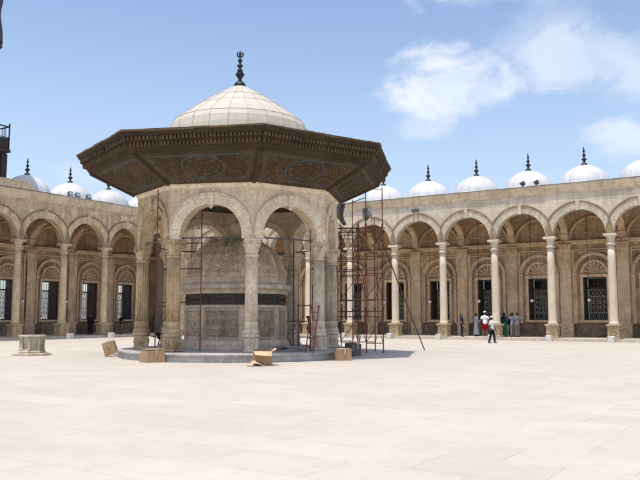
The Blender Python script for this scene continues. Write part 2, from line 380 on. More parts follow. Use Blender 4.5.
def pilaster(parent,x):
    p=MB(); yb=DEP
    p.box(-.40,.40,yb-.26,yb+.01,1.17,6.55); p.box(-.40,-.28,yb-.30,yb+.01,1.4,6.3); p.box(.28,.40,yb-.30,yb+.01,1.4,6.3); p.box(-.28,.28,yb-.30,yb+.01,1.4,1.52); p.box(-.28,.28,yb-.30,yb+.01,6.18,6.3); p.box(-.62,-.40,yb-.10,yb+.01,1.17,6.7); p.box(.40,.62,yb-.10,yb+.01,1.17,6.7); p.box(-.46,.46,yb-.34,yb+.01,H0,1.17); p.box(-.5,.5,yb-.38,yb+.01,1.06,1.168); p.poly([(.2*cos(t),yb-.35,.66+.2*sin(t)) for t in [2*PI*k/16 for k in range(16)]],.04,closed=True)
    p.box(-.44,.44,yb-.31,yb+.01,6.55,6.62); p.box(-.42,.42,yb-.31,yb+.01,6.62,6.95); p.box(-.5,.5,yb-.40,yb+.01,6.95,7.04)
    for i in range(5): p.tube((-.3+.15*i,yb-.31,6.64),(-.34+.17*i,yb-.36,6.93),.055,6)
    o=p.build('pilaster',M['innertrim'],parent); o.location=(x,0,0); return o

def roof_dome(parent,x,y):
    d=MB(); d.lathe([(1.86,10.66),(1.86,10.98),(1.80,11.02)]+[(1.78*cos(t)**1.12,11.02+1.56*sin(t)**1.02) for t in [PI/2*i/12 for i in range(1,12)]]+[(.12,12.58)],40)
    o=d.build('dome',M['domewhite'],parent); o.location=(x,y,0)
    se=MB()
    for i in range(16):
        a=PI/8*i; se.poly([(1.78*cos(t)**1.12*sin(a)*1.002,-1.78*cos(t)**1.12*cos(a)*1.002,11.023+1.56*sin(t)**1.02) for t in [PI/2*k/12 for k in range(12)]],.012,5)
    se.build('seam',M['domeseam'],o)
    f=MB(); f.lathe([(.26,12.5),(.24,12.6),(.19,12.7),(.09,12.76),(.06,12.83),(.1,12.9),(.19,12.99),(.19,13.03),(.08,13.12),(.05,13.2),(.08,13.24),(.125,13.31),(.125,13.34),(.055,13.42),(.04,13.5),(.09,13.58),(.09,13.62),(.045,13.7),(.05,13.78),(.035,13.86),(.006,13.96)],16)
    f.build('finial',M['iron'],o); return o

def arcade(name,label,origin,rz,xs,w,xlo,xhi,xroof,left):
    root=thing(name,label,'arcade',origin,rz)
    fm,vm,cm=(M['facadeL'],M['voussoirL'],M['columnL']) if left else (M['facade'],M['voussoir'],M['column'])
    xs=sorted(xs); yb=DEP
    bays=[(a+b)/2 for a,b in zip(xs[:-1],xs[1:])]
    fw=MB(); vo=MB(); dr=MB()
    for a,b,c in zip(xs[:-1],xs[1:],bays):
        arch_panel(fw,a,b,c,RIN,HAB,HAB,10.32,-.28,.28)
        ring(vo,c,HAB+.01,RIN-.012,REX-.07,w/2-.002,-.335,-.281,19)
        vo.box(c-.13,c+.13,-.42,-.281,HAB+RIN-.06,HAB+REX+.04)
        ring(dr,c,HAB+.01,REX-.06,REX+.02,w/2-.002,-.385,-.281,19,jit=.002)
    fw.box(xlo,xs[0],-.28,.28,0,10.32); fw.box(xs[-1],xhi,-.28,.28,0,10.32)
    fw.box(xroof[0],xroof[1],-.27,yb+1.3,10.40,10.62)          # roof slab
    fw.build('facade_wall',fm,root); vo.build('arch_ring',vm,root); dr.build('hood_mould',M['hood'],root)
    co=MB(); bandx(co,[(-.281,10.30),(-.33,10.31),(-.33,10.40),(-.37,10.44),(-.42,10.53),(-.42,10.60),(-.47,10.66),(-.49,10.72),(-.49,10.86),(-.52,10.88),(-.52,HTOP-.03),(.3,HTOP-.03),(.3,10.30)],xlo,xhi)
    co.build('cornice',M['cornice'],root)
    le=MB()
    x=xlo
    while x<xhi:
        l=min(rnd.uniform(1.2,2.2),xhi-x); le.box(x+.004,x+l-.004,-.55+rnd.uniform(-.012,.012),.32,HTOP-.028,HTOP+.022+rnd.uniform(-.012,.012)); x+=l
    le.build('coping',M['lead'],root)
    # back wall with deep window openings
    bw=MB(); z0,z1,hw=1.42,4.58,.84; th=1.3
    edges=[xlo]+[(a+b)/2 for a,b in zip(bays[:-1],bays[1:])]+[xhi]
    for i,c in enumerate(bays):
        a,b=edges[i],edges[i+1]
        bw.box(a,c-hw,yb,yb+th,1.15,10.4); bw.box(c+hw,b,yb,yb+th,1.15,10.4)
        bw.box(c-hw,c+hw,yb,yb+th,1.15,z0); bw.box(c-hw,c+hw,yb,yb+th,z1,10.4)
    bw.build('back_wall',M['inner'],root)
    dd=MB(); dd.box(xlo,xhi,yb-.05,yb+th,H0,1.10); dd.box(xlo,xhi,yb-.10,yb+th,1.10,1.149); dd.box(xlo,xhi,yb-.09,yb-.05,H0,.42)
    for c in bays:
        for s in (-1,0,1):
            q=[(c+s*1.0+.4*cos(t),yb-.05,.76+.2*sin(t)) for t in [2*PI*k/16 for k in range(16)]]; dd.poly(q,.025,closed=True)
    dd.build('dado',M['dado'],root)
    en=MB(); bandx(en,[(yb+.01,7.04),(yb-.12,7.04),(yb-.14,7.16),(yb-.22,7.2),(yb-.36,7.24),(yb-.40,7.31),(yb+.01,7.33)],xlo,xhi)
    for z in (6.62,6.44): en.box(xlo,xhi,yb-.07,yb+.01,z,z+.08)
    en.build('inner_cornice',M['innertrim'],root)
    st=MB(); st.box(xlo,xhi,-.62,yb+th,0.004,H0-.001); st.build('step',M['floorstep'],root)
    # vaults
    va=MB(); rb=MB(); R=sqrt((w/2)**2+(DEP/2-.14)**2); yc=DEP/2+.14
    for c in bays:
        def fn(u,v,c=c):
            x=(u-.5)*(w-.02); y=(v-.5)*(DEP-.30); return (c+x,yc+y,HAB-.02+sqrt(max(R*R-x*x-y*y,0)))
        va.grid(fn,20,20)
    hb=(DEP-.28)/2; yc2=.28+hb
    for x in xs:
        S=rb.M; rb.M=Matrix.Translation((x,yc2,0))@Matrix.Rotation(PI/2,4,'Z')
        ring(rb,0,HAB,hb-.22,hb+.1,9,-.24,.24,15,jit=.003); rb.M=S
    for c in bays:   # wall arches
        ring(rb,c,HAB,w/2-.36,w/2-.20,9,yb-.10,yb+.01,15,jit=.003)
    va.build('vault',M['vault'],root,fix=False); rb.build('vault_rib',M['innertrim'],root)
    # repeated parts
    c0=column_set(root,cm,M['pedestal'],xs[0])
    for x in xs[1:]:
        c=copy_tree(c0,root); c.location=(x,0,0)
    w0=window_set(root,bays[0],left); a0=blind_arch(root,bays[0]); p0=pilaster(root,xs[0]); d0=roof_dome(root,bays[0],2.05)
    for c in bays[1:]:
        for s in (w0,a0): q=copy_tree(s,root); q.location=(c,0,0)
        q=copy_tree(d0,root); q.location=(c,2.05,0)
    for x in xs[1:]: q=copy_tree(p0,root); q.location=(x,0,0)
    # tie rods: along the facade, across each bay and a lower pair on the wall side
    t=MB(); t.tube((0,0,HAB+.17),(w,0,HAB+.17),.032,8); t0=t.build('tie_rod',M['rod'],root); t0.location=(xs[0],0,0)
    for x in xs[1:-1]: q=copy_tree(t0,root); q.location=(x,0,0)
    t=MB(); t.tube((0,.2,HAB-.02),(0,yb-.1,HAB-.02),.035,8); t0=t.build('cross_tie',M['rod'],root); t0.location=(xs[0],0,0)
    for x in xs[1:]: q=copy_tree(t0,root); q.location=(x,0,0)
    return root,bays

xsR=[.64+SR*j for j in range(14)]
arcR,baysR=arcade('arcade','sunlit stone arcade with pale columns and white roof domes, right of the fountain',(CX,CY,0),-ALPHA,xsR,SR,-4.9,xsR[-1]+.6,(-4.9,xsR[-1]+.6),False)
xsL=[-(2.63+SL*j) for j in range(13)]
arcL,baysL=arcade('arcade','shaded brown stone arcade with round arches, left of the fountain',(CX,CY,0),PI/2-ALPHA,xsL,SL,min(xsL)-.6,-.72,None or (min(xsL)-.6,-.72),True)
# raised parapet of the left wing
pp=MB(); pp.prism([(-35,HTOP+.024),(-17.9,HTOP+.024),(-18.25,HTOP+.12),(-18.45,HTOP+.40),(-18.9,HTOP+.5),(-35,HTOP+.5)],-.62,.1)
pp.box(-35,-18.8,-.70,.14,HTOP+.503,HTOP+.57); pp.build('parapet',M['cornice'],arcL)

def local(root,x,y,z=0):
    return Matrix.Translation(root.location)@Matrix.Rotation(root.rotation_euler.z,4,'Z')@Vector((x,y,z))

# globes on long chains
def globe_lamp(loc,rz,label,group):
    g=thing('globe_lamp',label,'lamp',loc,rz,group)
    b=MB(); b.lathe([(.03,-.13)]+[(.115*cos(t),.115*sin(t)) for t in [-PI/2+PI*i/12 for i in range(1,12)]]+[(.05,.125)],20); b.build('globe',M['globe'],g)
    c=MB(); c.lathe([(.07,.115),(.07,.19),(.03,.22)],12); c.tube((0,0,.2),(0,0,7.22),.018,6); c.build('chain',M['iron'],g); return g
ordn=['first','second','third','fourth','fifth','sixth']
lampsrc=None
def put_lamp(root,x,label,group):
    global lampsrc
    loc=local(root,x,2.05,2.86)
    if lampsrc is None: lampsrc=globe_lamp(loc,0,label,group)
    else: o=copy_tree(lampsrc); o.location=loc; o['label']=label; o['group']=group
for i,j in enumerate(range(8,2,-1)):
    put_lamp(arcR,baysR[j],f'white globe lamp in the right arcade, {ordn[i]} from the right','globe lamps in the arcades')
bl=sorted(baysL,reverse=True)
for n,j in (('nearest the fountain',1),('middle of the three',2),('farthest from the fountain',3)):
    put_lamp(arcL,bl[j],'white globe lamp in the left arcade, '+n,'globe lamps in the arcades')
# white marble blocks in front of the columns
blk=None
def put_block(root,x,label):
    global blk
    loc=local(root,x,-1.02)
    if blk is None:
        m=MB(); m.cbox(-.2,.2,-.2,.2,0.003,.4,.02); m.box(-.15,.15,-.205,-.2,.06,.34); blk=m.build('marble_block',M['whiteblock']); o=blk
    else: o=blk.copy(); COL.objects.link(o)
    o.location=loc; o.rotation_euler=(0,0,root.rotation_euler.z); tag(o,label,'stone block','white marble blocks in front of the columns')
for lab,j in (('rightmost white marble block, by the last column of the right arcade',9),('white marble block at the column right of the people in the right arcade',8),('white marble block right behind the walking man in white',7),('white marble block left of the person in dark navy dress',6),('white marble block just right of the tall red scaffold',5),('white marble block seen through the left scaffold tower',4)):
    put_block(arcR,xsR[j],lab)
xl=sorted(xsL,reverse=True)
for lab,j in (('white marble block left of the fountain, nearer to the tilted cardboard box',2),('white marble block right of the low round well',3)): put_block(arcL,xl[j],lab)

# floodlights on the cornices
def floodlight(loc,rz,tilt,label,s=1):
    g=thing('floodlight',label,'floodlight',loc,rz,'floodlights on the arcade cornices')
    b=MB(); b.M=Matrix.Translation((0,0,.30*s))@Matrix.Rotation(tilt,4,'X')@Matrix.Scale(s,4)
    b.cbox(-.24,.24,-.09,.09,-.19,.19,.025); b.box(-.27,.27,-.12,-.09,-.21,.21); b.tube((-.27,0,0),(.27,0,0),.02)
    for i in range(5): b.box(-.2+.1*i-.01,-.2+.1*i+.01,.09,.13,-.16,.16)
    b.build('housing',M['lampgrey'],g)
    l=MB(); l.M=b.M; l.box(-.23,.23,-.126,-.121,-.17,.17); l.build('lens',M['lampglass'],g)
    k=MB(); k.box(-.29*s,-.265*s,-.03*s,.03*s,.01,.32*s); k.box(.265*s,.29*s,-.03*s,.03*s,.01,.32*s); k.box(-.29*s,.29*s,-.04*s,.04*s,0,.02); k.build('bracket',M['lampgrey'],g)
def flat_flood(root,x,label):
    floodlight(local(root,x,-.35,HTOP+.03),root.rotation_euler.z-PI/2,math.radians(-62),label,.8)
flat_flood(arcR,31.55,'left of two dark floodlights tilted on the right arcade cornice')
flat_flood(arcR,32.55,'right of two dark floodlights tilted on the right arcade cornice')
for x,l in ((-14.75,'leftmost of three grey floodlights before the left white dome'),(-14.05,'middle of three grey floodlights before the left white dome'),(-12.95,'rightmost of three grey floodlights before the left white dome')):
    floodlight(local(arcL,x,-.3,HTOP+.03),arcL.rotation_euler.z,math.radians(-12),l,.8)
o=MB(); o.M=Matrix.Translation((0,-.46,0)); o.cbox(-.3,.3,-.1,.04,9.86,10.02,.02)
for i in range(3): o.lathe([(.07,9.74),(.09,9.86)],10,c=(-.2+.2*i,-.04))
q=o.build('arch_spotlight',M['lampgrey']); q.location=local(arcR,baysR[5],0); q.rotation_euler=(0,0,-ALPHA)
tag(q,'small dark spotlight bar above the crown of the arch right of the scaffold','spotlight')

# clock tower behind the left wing, mostly outside the frame
def clock_tower():
    g=thing('clock_tower','dark iron clock tower rising behind the left arcade at the picture edge','tower',local(arcL,-22.95,2.05),arcL.rotation_euler.z)
    b=MB(); b.box(-2.0,2.0,-2.0,2.0,10.63,13.3); b.box(-2.15,2.15,-2.15,2.15,13.3,13.42)
    for s in (-1,1):
        for t in (-1,1): b.box(*sorted((s*2.0,s*2.45)),*sorted((t*2.0,t*2.45)),10.63,13.3)
    b.box(-1.3,1.3,-1.3,1.3,13.5,21.2); [b.box(*sorted((s*2.42,s*2.5)),-2.5,2.5,13.62,14.45) or b.box(-2.42,2.42,*sorted((s*2.42,s*2.5)),13.62,14.45) for s in (-1,1)]; b.build('shaft',M['towerstone'],g)
    c=MB(); c.box(-2.6,2.6,-2.6,2.6,13.42,13.62); c.box(-2.4,2.4,-2.4,2.4,13.30,13.42)
    c.build('balcony',M['towerstone'],g)
    r=MB()
    for s in (-1,1):
        r.tube((-2.5,s*2.5,15.3),(2.5,s*2.5,15.3),.05); r.tube((s*2.5,-2.5,15.3),(s*2.5,2.5,15.3),.05)
        r.tube((-2.5,s*2.5,14.5),(2.5,s*2.5,14.5),.03); r.tube((s*2.5,-2.5,14.5),(s*2.5,2.5,14.5),.03)
        for i in range(13):
            x=-2.5+5*i/12
            for p in ((x,s*2.5),(s*2.5,x)): r.tube((*p,13.62),(*p,15.3+(.25 if i%12==0 else 0)),.05 if i%6==0 else .028,6)
    r.build('railing',M['iron'],g)
    e=MB(); e.M=Matrix.Diagonal((1.06,1.06,1,1)); e.lathe([(1.7,20.9),(2.5,21.3),(2.62,21.6),(2.62,22.2),(2.58,22.6),(2.50,23.2),(2.44,23.7),(2.46,24.3),(2.54,24.7),(2.56,25.6),(2.5,26),(1.4,27.2),(.3,29),(.05,31)],16,ph=PI/16,smooth=False)
    for i in range(16):
        a=PI/8*i; e.tube((2.6*sin(a),-2.6*cos(a),21.6),(2.2*sin(a),-2.2*cos(a),21.0),.12,6,r2=.04)
    e.build('lantern',M['towerstone'],g)
clock_tower()

# ------------------------------------------------------------------ the domed fountain pavilion
FX,FY,FTH=-3.637,34.268,.2197
fp=thing('fountain_pavilion','octagonal alabaster fountain pavilion with wide carved eave and pale dome','pavilion',(FX,FY,0),FTH)
C8,S8=cos(PI/8),sin(PI/8)
def face(k): return Matrix.Rotation(PI/8+k*PI/4,4,'Z')
pl=MB(); pl.M=Matrix.Rotation(-FTH,4,'Z')@Matrix.Translation((.04,-.47,0))@Matrix.Diagonal((.905,1,1,1)); pl.lathe([(5.62,.003),(5.62,.24),(5.68,.25),(5.68,.30),(0.2,.305)],20,smooth=False); pl.build('platform',M['platform'],fp)
RB=4.244; PZ=.305; SP=4.78; HS=RB*S8; AP=RB*C8
def flutes(a,z): return 1-.2*abs(sin(a*8))**.8
def fcolumn(mat):
    c=MB(); c.lathe([(.345,1.04),(.36,1.08),(.345,1.13),(.31,1.16),(.30,1.2)],32)
    c.lathe([(.30,1.2),(.30,1.45),(.285,1.5)],32,mod=None)
    c.lathe([(.285,1.5),(.288,2.2),(.28,3.2),(.262,4.05)],120,mod=flutes)
    c.lathe([(.27,4.05),(.295,4.08),(.295,4.13),(.27,4.15)],32)
    o=c.build('column',mat,fp)
    k=MB()
    def leaf(a,z):
        t=min(max((z-4.15)/.42,0),1); return 1+.10*t*abs(cos(a*4))**2-.06*abs(sin(a*8))*(1-t)
    k.lathe([(.255,4.14),(.275,4.2),(.285,4.28),(.315,4.34),(.30,4.37),(.325,4.45),(.375,4.53),(.39,4.57),(.36,4.60)],64,mod=leaf)
    k.cbox(-.39,.39,-.39,.39,4.60,4.66,.02); k.cbox(-.36,.36,-.36,.36,4.66,SP-.003,.02)
    for i in range(4):
        a=PI/4+i*PI/2; k.poly([(.40*sin(a)+.06*cos(t)*sin(a),-.40*cos(a)-.06*cos(t)*cos(a),4.53+.06*sin(t)) for t in [2*PI*q/10 for q in range(10)]],.035,closed=True)
    k.build('capital',mat,o)
    p=MB(); p.cbox(-.33,.33,-.33,.33,PZ,.42,.02); p.cbox(-.285,.285,-.285,.285,.42,.86,.015); p.lathe([(.30,.86),(.36,.90),(.385,.95),(.36,1.0),(.33,1.04)],24)
    for i in range(4):
        S=p.M; p.M=Matrix.Rotation(i*PI/2,4,'Z')@Matrix.Translation((0,-.285,.64))
        p.poly([(.13*cos(t),-.005,.17*sin(t)) for t in [2*PI*q/16 for q in range(16)]],.025,closed=True); p.poly([(.05*cos(t),-.01,.07*sin(t)) for t in [2*PI*q/10 for q in range(10)]],.04,closed=True); p.M=S
    p.build('pedestal',mat,o); return o
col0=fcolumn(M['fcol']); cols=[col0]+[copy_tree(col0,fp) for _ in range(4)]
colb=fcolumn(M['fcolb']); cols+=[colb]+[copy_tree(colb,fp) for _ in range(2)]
for k,o in enumerate(cols):
    a=k*PI/4; o.location=(RB*sin(a),-RB*cos(a),0); o.rotation_euler=(0,0,a)
    if k in (0,1): o.scale=(.9,.9,1)
wlA=MB(); wlB=MB(); avA=MB(); avB=MB(); cn=MB(); ti=MB()
T=.26
for k in range(8):
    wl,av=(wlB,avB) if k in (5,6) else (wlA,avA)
    for m in (wl,av,cn,ti): m.M=face(k)
    hf=(AP+T)*math.tan(PI/8)
    arch_panel(wl,-HS,HS,0,1.30,4.90,SP,6.95,-AP-T,-AP+T,n=24)
    for s in (-1,1):   # mitred corner wedges
        a,b=(s*HS,-AP-T),(s*hf,-AP-T)
        wl.add([(a[0],a[1],SP),(b[0],b[1],SP),(b[0],b[1],6.95),(a[0],a[1],6.95)],[(0,1,2,3)])
        wl.add([(a[0],a[1],SP),(b[0],b[1],SP),(s*HS,-AP,SP)],[(0,1,2)])
    ring(av,0,4.905,1.29,1.70,HS-.002,-AP-T-.06,-AP-T,17,zs=SP,jit=.003); ring(av,0,4.905,1.71,1.76,HS-.002,-AP-T-.085,-AP-T,17,jit=.001)
    ring(av,0,4.905,1.29,1.60,HS-.002,-AP+T,-AP+T+.05,17,zs=SP,jit=.003)
    av.prism([(-.10,6.13),(.10,6.13),(.14,6.62),(-.14,6.62)],-AP-T-.13,-AP-T-.061); av.lathe([(.02,6.0),(.09,6.06),(.09,6.12),(.05,6.129)],10,c=(0,-AP-T-.04))
    ti.tube((-HS+.1,-AP,4.86),(HS-.1,-AP,4.86),.03,8)
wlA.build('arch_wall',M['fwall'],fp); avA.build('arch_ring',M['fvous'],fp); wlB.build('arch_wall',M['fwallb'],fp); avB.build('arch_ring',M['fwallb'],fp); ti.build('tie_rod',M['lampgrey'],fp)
cn.M=Matrix.Identity(4); rc=(AP+T)/C8
cn.lathe([(rc-.3,6.83),(rc+.03,6.83),(rc+.03,6.90),(rc+.09,6.95),(rc+.09,7.01),(rc+.16,7.06),(rc+.16,7.12),(rc-.3,7.14)],8,smooth=False,cap=False); cn.build('wall_cornice',M['fvous'],fp)
ce=MB(); ce.lathe([(0.01,6.86),(3.8,6.86),(4.2,6.90),(4.2,7.02)],8,smooth=False,cap=False); ce.build('ceiling',M['soffit'],fp)

# eave: sloping soffit with carved panels
R0,Z0,R1,Z1=4.66,7.06,6.58,7.97
def sof(x,q,h=0):
    Rc=R0+(R1-R0)*q; return Rc
def scroll(u,v,c=.34):
    i,j=math.floor(u/c),math.floor(v/c); x,y=u-(i+.5)*c,v-(j+.5)*c
    r=sqrt(x*x+y*y); t=math.atan2(y,x); s=1 if (i+j)%2 else -1
    return (.5+.5*sin(2*PI*r/(c*.30)+s*t*2+i*1.7))*max(0,1-r/(c*.78))**.5
def panel_map(u,q):
    Rc=R0+(R1-R0)*q; hw=Rc*S8; x=(u*2-1)*hw; d=(1-abs(u*2-1))*hw*C8
    qm=q*2.13; edge=min(d,qm,2.13-qm)
    ex=sqrt((x/.80)**2+((qm-1.12)/.66)**2)
    return x,Rc*C8,edge,ex,qm
def kind(u,q):
    x,ap,e,ex,qm=panel_map(u,q)
    if e<.13: return 0
    if .24<e<.32: return 2
    if e<=.24: return 1 if int(abs(x)*9+qm*9)%2 else 0
    if .99<ex<1.13: return 2
    if ex<=.99: return 1 if relief(u,q)>.052 else 0
    return 1 if relief(u,q)>.024 else 0
def relief(u,q):
    x,ap,e,ex,qm=panel_map(u,q)
    if e<.13: return 0.05
    if e<.22: return .02+.02*(.5+.5*sin(x*40)*sin(qm*40))
    if e<.33: return .035
    if .98<ex<1.13: return .045
    if ex<=.98: return .02+.05*(.5+.5*cos(ex*16))*(.6+.4*cos(8*math.atan2(qm-1.12,x*.83)))
    return .055*scroll(x+.1,qm,.44)
slope=math.atan2(Z1-Z0,(R1-R0)*C8); nx,nz=sin(slope),-cos(slope)
def fsof(u,q):
    Rc=R0+(R1-R0)*q; x=(u*2-1)*Rc*S8; h=relief(u,q)
    if u in (0,1) : h=.05
    return (x,-(Rc*C8)-h*nx*0,Z0+(Z1-Z0)*q-h)
for k in range(8):
    s=MB(); s.M=face(k); s.grid(fsof,150,84,smooth=False,matfn=kind)
    s.build('soffit_panel',[M['soffit'],M['soffit2'],M['softblue']],fp,fix=False)
for k in range(8):   # ribs over the panel joints
    ri=MB(); a=k*PI/4; ri.tube((R0*sin(a),-R0*cos(a),Z0-.05),(R1*sin(a),-R1*cos(a),Z1-.05),.085,8)
    ri.build('soffit_rib',M['soffit'],fp)
fa=MB(); fa.lathe([(6.50,7.92),(6.66,7.93),(6.66,7.99),(6.72,8.02),(6.74,8.12),(6.80,8.14),(6.80,8.30),(6.96,8.305),(6.96,8.345),(6.92,8.35),(6.92,8.50),(7.08,8.505),(7.08,8.56),(7.13,8.575),(7.15,8.68),(7.10,8.70),(6.4,8.72)],8,smooth=False,cap=False)
fa.build('eave_fascia',M['soffit'],fp)
for z0,z1,Ra in ((8.15,8.29,6.80),(8.36,8.49,6.92)):
    for k in range(8):
        d=MB(); d.M=face(k); ap=Ra*C8; hw=Ra*S8; n=34
        d.box(-hw+.02,hw-.02,-ap-.02,-ap+.005,z0-.004,z1+.004)
        for i in range(n):
            x=-hw+2*hw*(i+.5)/n; w=.047+rnd.uniform(-.006,.006)
            if rnd.random()<.03: continue
            d.box(x-w,x+w,-ap-.125+rnd.uniform(-.008,.008),-ap+.01,z0,z1)
        d.build('dentil_course',M['soffit2'],fp)
rf=MB()
for k in range(8):      # uneven boards along the rim
    rf.M=face(k); R=7.22; hw=R*S8; x=-hw
    while x<hw-.01:
        l=min(rnd.uniform(.45,1.0),hw-x)
        if hw-x-l<.25: l=hw-x
        o=rnd.uniform(-.035,.02); z=8.705+rnd.uniform(-.022,.014)
        rf.box(x+.003,x+l-.003,-R*C8+.012-o,-R*C8+.6,z-.03,z+.04); x+=l
rf.build('rim_board',M['soffit2'],fp)
ro=MB(); ro.lathe([(7.16,8.748),(6.3,8.90),(3.6,9.54),(3.15,9.60)],8,smooth=False,cap=False); ro.build('eave_roof',M['fdome'],fp)
dm=MB(); DP=[(3.2,9.40),(3.18,9.9),(3.12,10.20),(2.98,10.44),(2.53,10.80),(1.95,11.20),(1.34,11.63),(.70,12.03),(.28,12.25),(.1,12.33)]
nS=24
for j in range(len(DP)-1):
    for i in range(nS):
        a,b=2*PI*i/nS+.002,2*PI*(i+1)/nS-.002; (r,z),(r2,z2)=DP[j],DP[j+1]
        dm.add([(r*sin(a),-r*cos(a),z),(r*sin(b),-r*cos(b),z),(r2*sin(b),-r2*cos(b),z2),(r2*sin(a),-r2*cos(a),z2)],[(0,1,2,3)])
dm.lathe([(r-.02 if r>.1 else .02,z-.01) for r,z in DP],24,smooth=False,cap=False)
do=dm.build('dome',M['fdome'],fp); do.location=(-.07,0,0)
se=MB()
for i in range(nS):
    a=2*PI*i/nS; se.poly([((r+.004)*sin(a),-(r+.004)*cos(a),z+.001) for r,z in DP[:-2]],.011,5)
for r,z in (DP[3],DP[5],DP[6]):
    se.poly([((r+.004)*sin(2*PI*i/48)*(1 if i%2==0 else .9915),-(r+.004)*cos(2*PI*i/48)*(1 if i%2==0 else .9915),z+.004) for i in range(48)]  ,.010,5,closed=True)
se.build('seam',M['seam'],do)
fi=MB(); fi.lathe([(.30,12.22),(.26,12.36),(.2,12.46),(.11,12.52),(.07,12.6),(.08,12.64),(.2,12.82),(.21,12.86),(.1,12.98),(.14,13.02),(.14,13.05),(.06,13.1),(.06,13.16),(.14,13.23),(.14,13.27),(.055,13.35),(.055,13.42),(.10,13.47),(.10,13.53),(.05,13.6),(.045,13.68)],20)
fi.poly([(.135*sin(t),0,13.80+.135*cos(t)*-1) for t in [-2.5+5.0*i/16 for i in range(17)]],.035,8); fi.lathe([(.04,13.66),(.06,13.76),(.07,13.84),(.03,13.92),(.005,14.02)],10)
fi.build('finial',M['iron'],do)

# ------------------------------------------------------------------ carved basin house inside
bs=thing('ablution_basin','carved grey marble ablution basin with ribbed dome inside the pavilion','fountain',(FX-.13,FY,PZ),FTH)
bs.scale=(.93,.93,1)
Z=-PZ
def oct_band(prof,name,mat,parent=bs,n=8):
    m=MB(); m.lathe([(r,z+Z) for r,z in prof],n,smooth=False,cap=False); return m.build(name,mat,parent)
oct_band([(2.62,PZ+.002),(2.62,.52),(2.54,.55),(2.50,.66),(2.50,.70),(2.3,.70)],'plinth',M['kmarble2'])
KR=2.36
for k in range(8):
    m=MB(); m.M=face(k); ap=KR*C8; hw=KR*S8
    def f(u,v):
        x=(u*2-1)*hw; z=.69+(2.10-.69)*v; e=min(hw-abs(x),v*1.41,(1-v)*1.41)
        h=.06 if e<.16 else (.0 if e<.19 else .10*scroll(x+.16,z,.42)+.03*scroll(x,z+.1,.15))
        if e<.03: h=.06
        return (x,-ap-h,z+Z)
    m.grid(f,70,56,smooth=False); m.build('carved_panel',M['kmarble'],bs,fix=False)
for k in range(8):
    pi_=MB(); pi_.M=Matrix.Rotation(k*PI/4,4,'Z'); pi_.cbox(-.13,.13,-KR-.10,-KR+.06,.69+Z,2.12+Z,.02); pi_.box(-.08,.08,-KR-.125,-KR-.1,.85+Z,1.95+Z)
    pi_.build('corner_pilaster',M['kmarble2'],bs)
oct_band([(2.2,2.10),(2.50,2.10),(2.50,2.17),(2.42,2.20)],'string_course',M['kmarble2'])
ib=MB(); ib.lathe([(2.42,2.19+Z),(2.42,2.68+Z)],8,smooth=False,cap=False); ibo=ib.build('inscription_band',M['kdark'],bs)
ca=MB()
for k in range(8):
    ca.M=face(k); y=-2.42*C8-.012
    for w,h,c in ((.56,.15,0),):
        pts=[]
        for i in range(24):
            t=2*PI*i/24; X=(.42 if cos(t)>0 else -.42)+.15*cos(t); pts.append((X,y,2.435+.15*sin(t)+Z))
        ca.poly(pts,.018,5,closed=True)
    for s in (-1,1): ca.poly([(s*.78+dx,y,2.435+dz+Z) for dx,dz in ((-.1,-.15),(.1,-.15),(.1,.15),(-.1,.15))],.016,5,closed=True)
    for i in range(9):   # worn strokes of script, not legible
        x=-.4+.1*i+rnd.uniform(-.02,.02); ca.poly([(x,y,2.38+Z),(x+.03,y,2.44+Z+rnd.uniform(0,.05)),(x+.07,y,2.40+Z)],.008,4)
ca.build('gilt_cartouche',M['kgilt'],ibo)
oct_band([(2.3,2.66),(2.50,2.68),(2.52,2.78),(2.62,2.86),(2.72,2.90),(2.72,3.04),(2.66,3.10),(2.45,3.14),(2.40,3.20),(2.40,3.30),(2.46,3.33),(2.46,3.38),(2.3,3.42)],'cornice',M['kmarble2'])
dprof=lambda v:(2.36*cos(v*PI/2)**.80*(1-.04*v),3.38+1.80*sin(v*PI/2)**1.0)
for k in range(8):
    m=MB(); m.M=face(k)
    def f(u,v):
        r,z=dprof(v*.985); x=(u*2-1)*r*S8; ap=r*C8; e=(1-abs(u*2-1))*r*S8
        h=.05 if e<.12 or v<.07 else .09*scroll(x+.14,v*2.6,.40)+.025*scroll(x,v*2.6+.1,.12)
        a=v*PI/2; return (x,-ap-h*cos(a),z+Z+h*sin(a))
    m.grid(f,60,80,smooth=False); m.build('dome_panel',M['kmarble'],bs,fix=False)
rb=MB()
for k in range(8):
    a=k*PI/4; rb.poly([(dprof(v)[0]*sin(a)*1.01,-dprof(v)[0]*cos(a)*1.01,dprof(v)[1]+Z+.02) for v in [.985*i/20 for i in range(21)]],.065,8)
rb.build('dome_rib',M['kmarble2'],bs)
fb=MB(); fb.lathe([(.38,5.06+Z),(.34,5.2+Z),(.2,5.32+Z),(.14,5.45+Z),(.2,5.56+Z),(.33,5.72+Z),(.34,5.80+Z),(.26,5.93+Z),(.12,6.0+Z),(.1,6.07+Z),(.02,6.2+Z)],24); fb.build('finial',M['kmarble2'],bs)

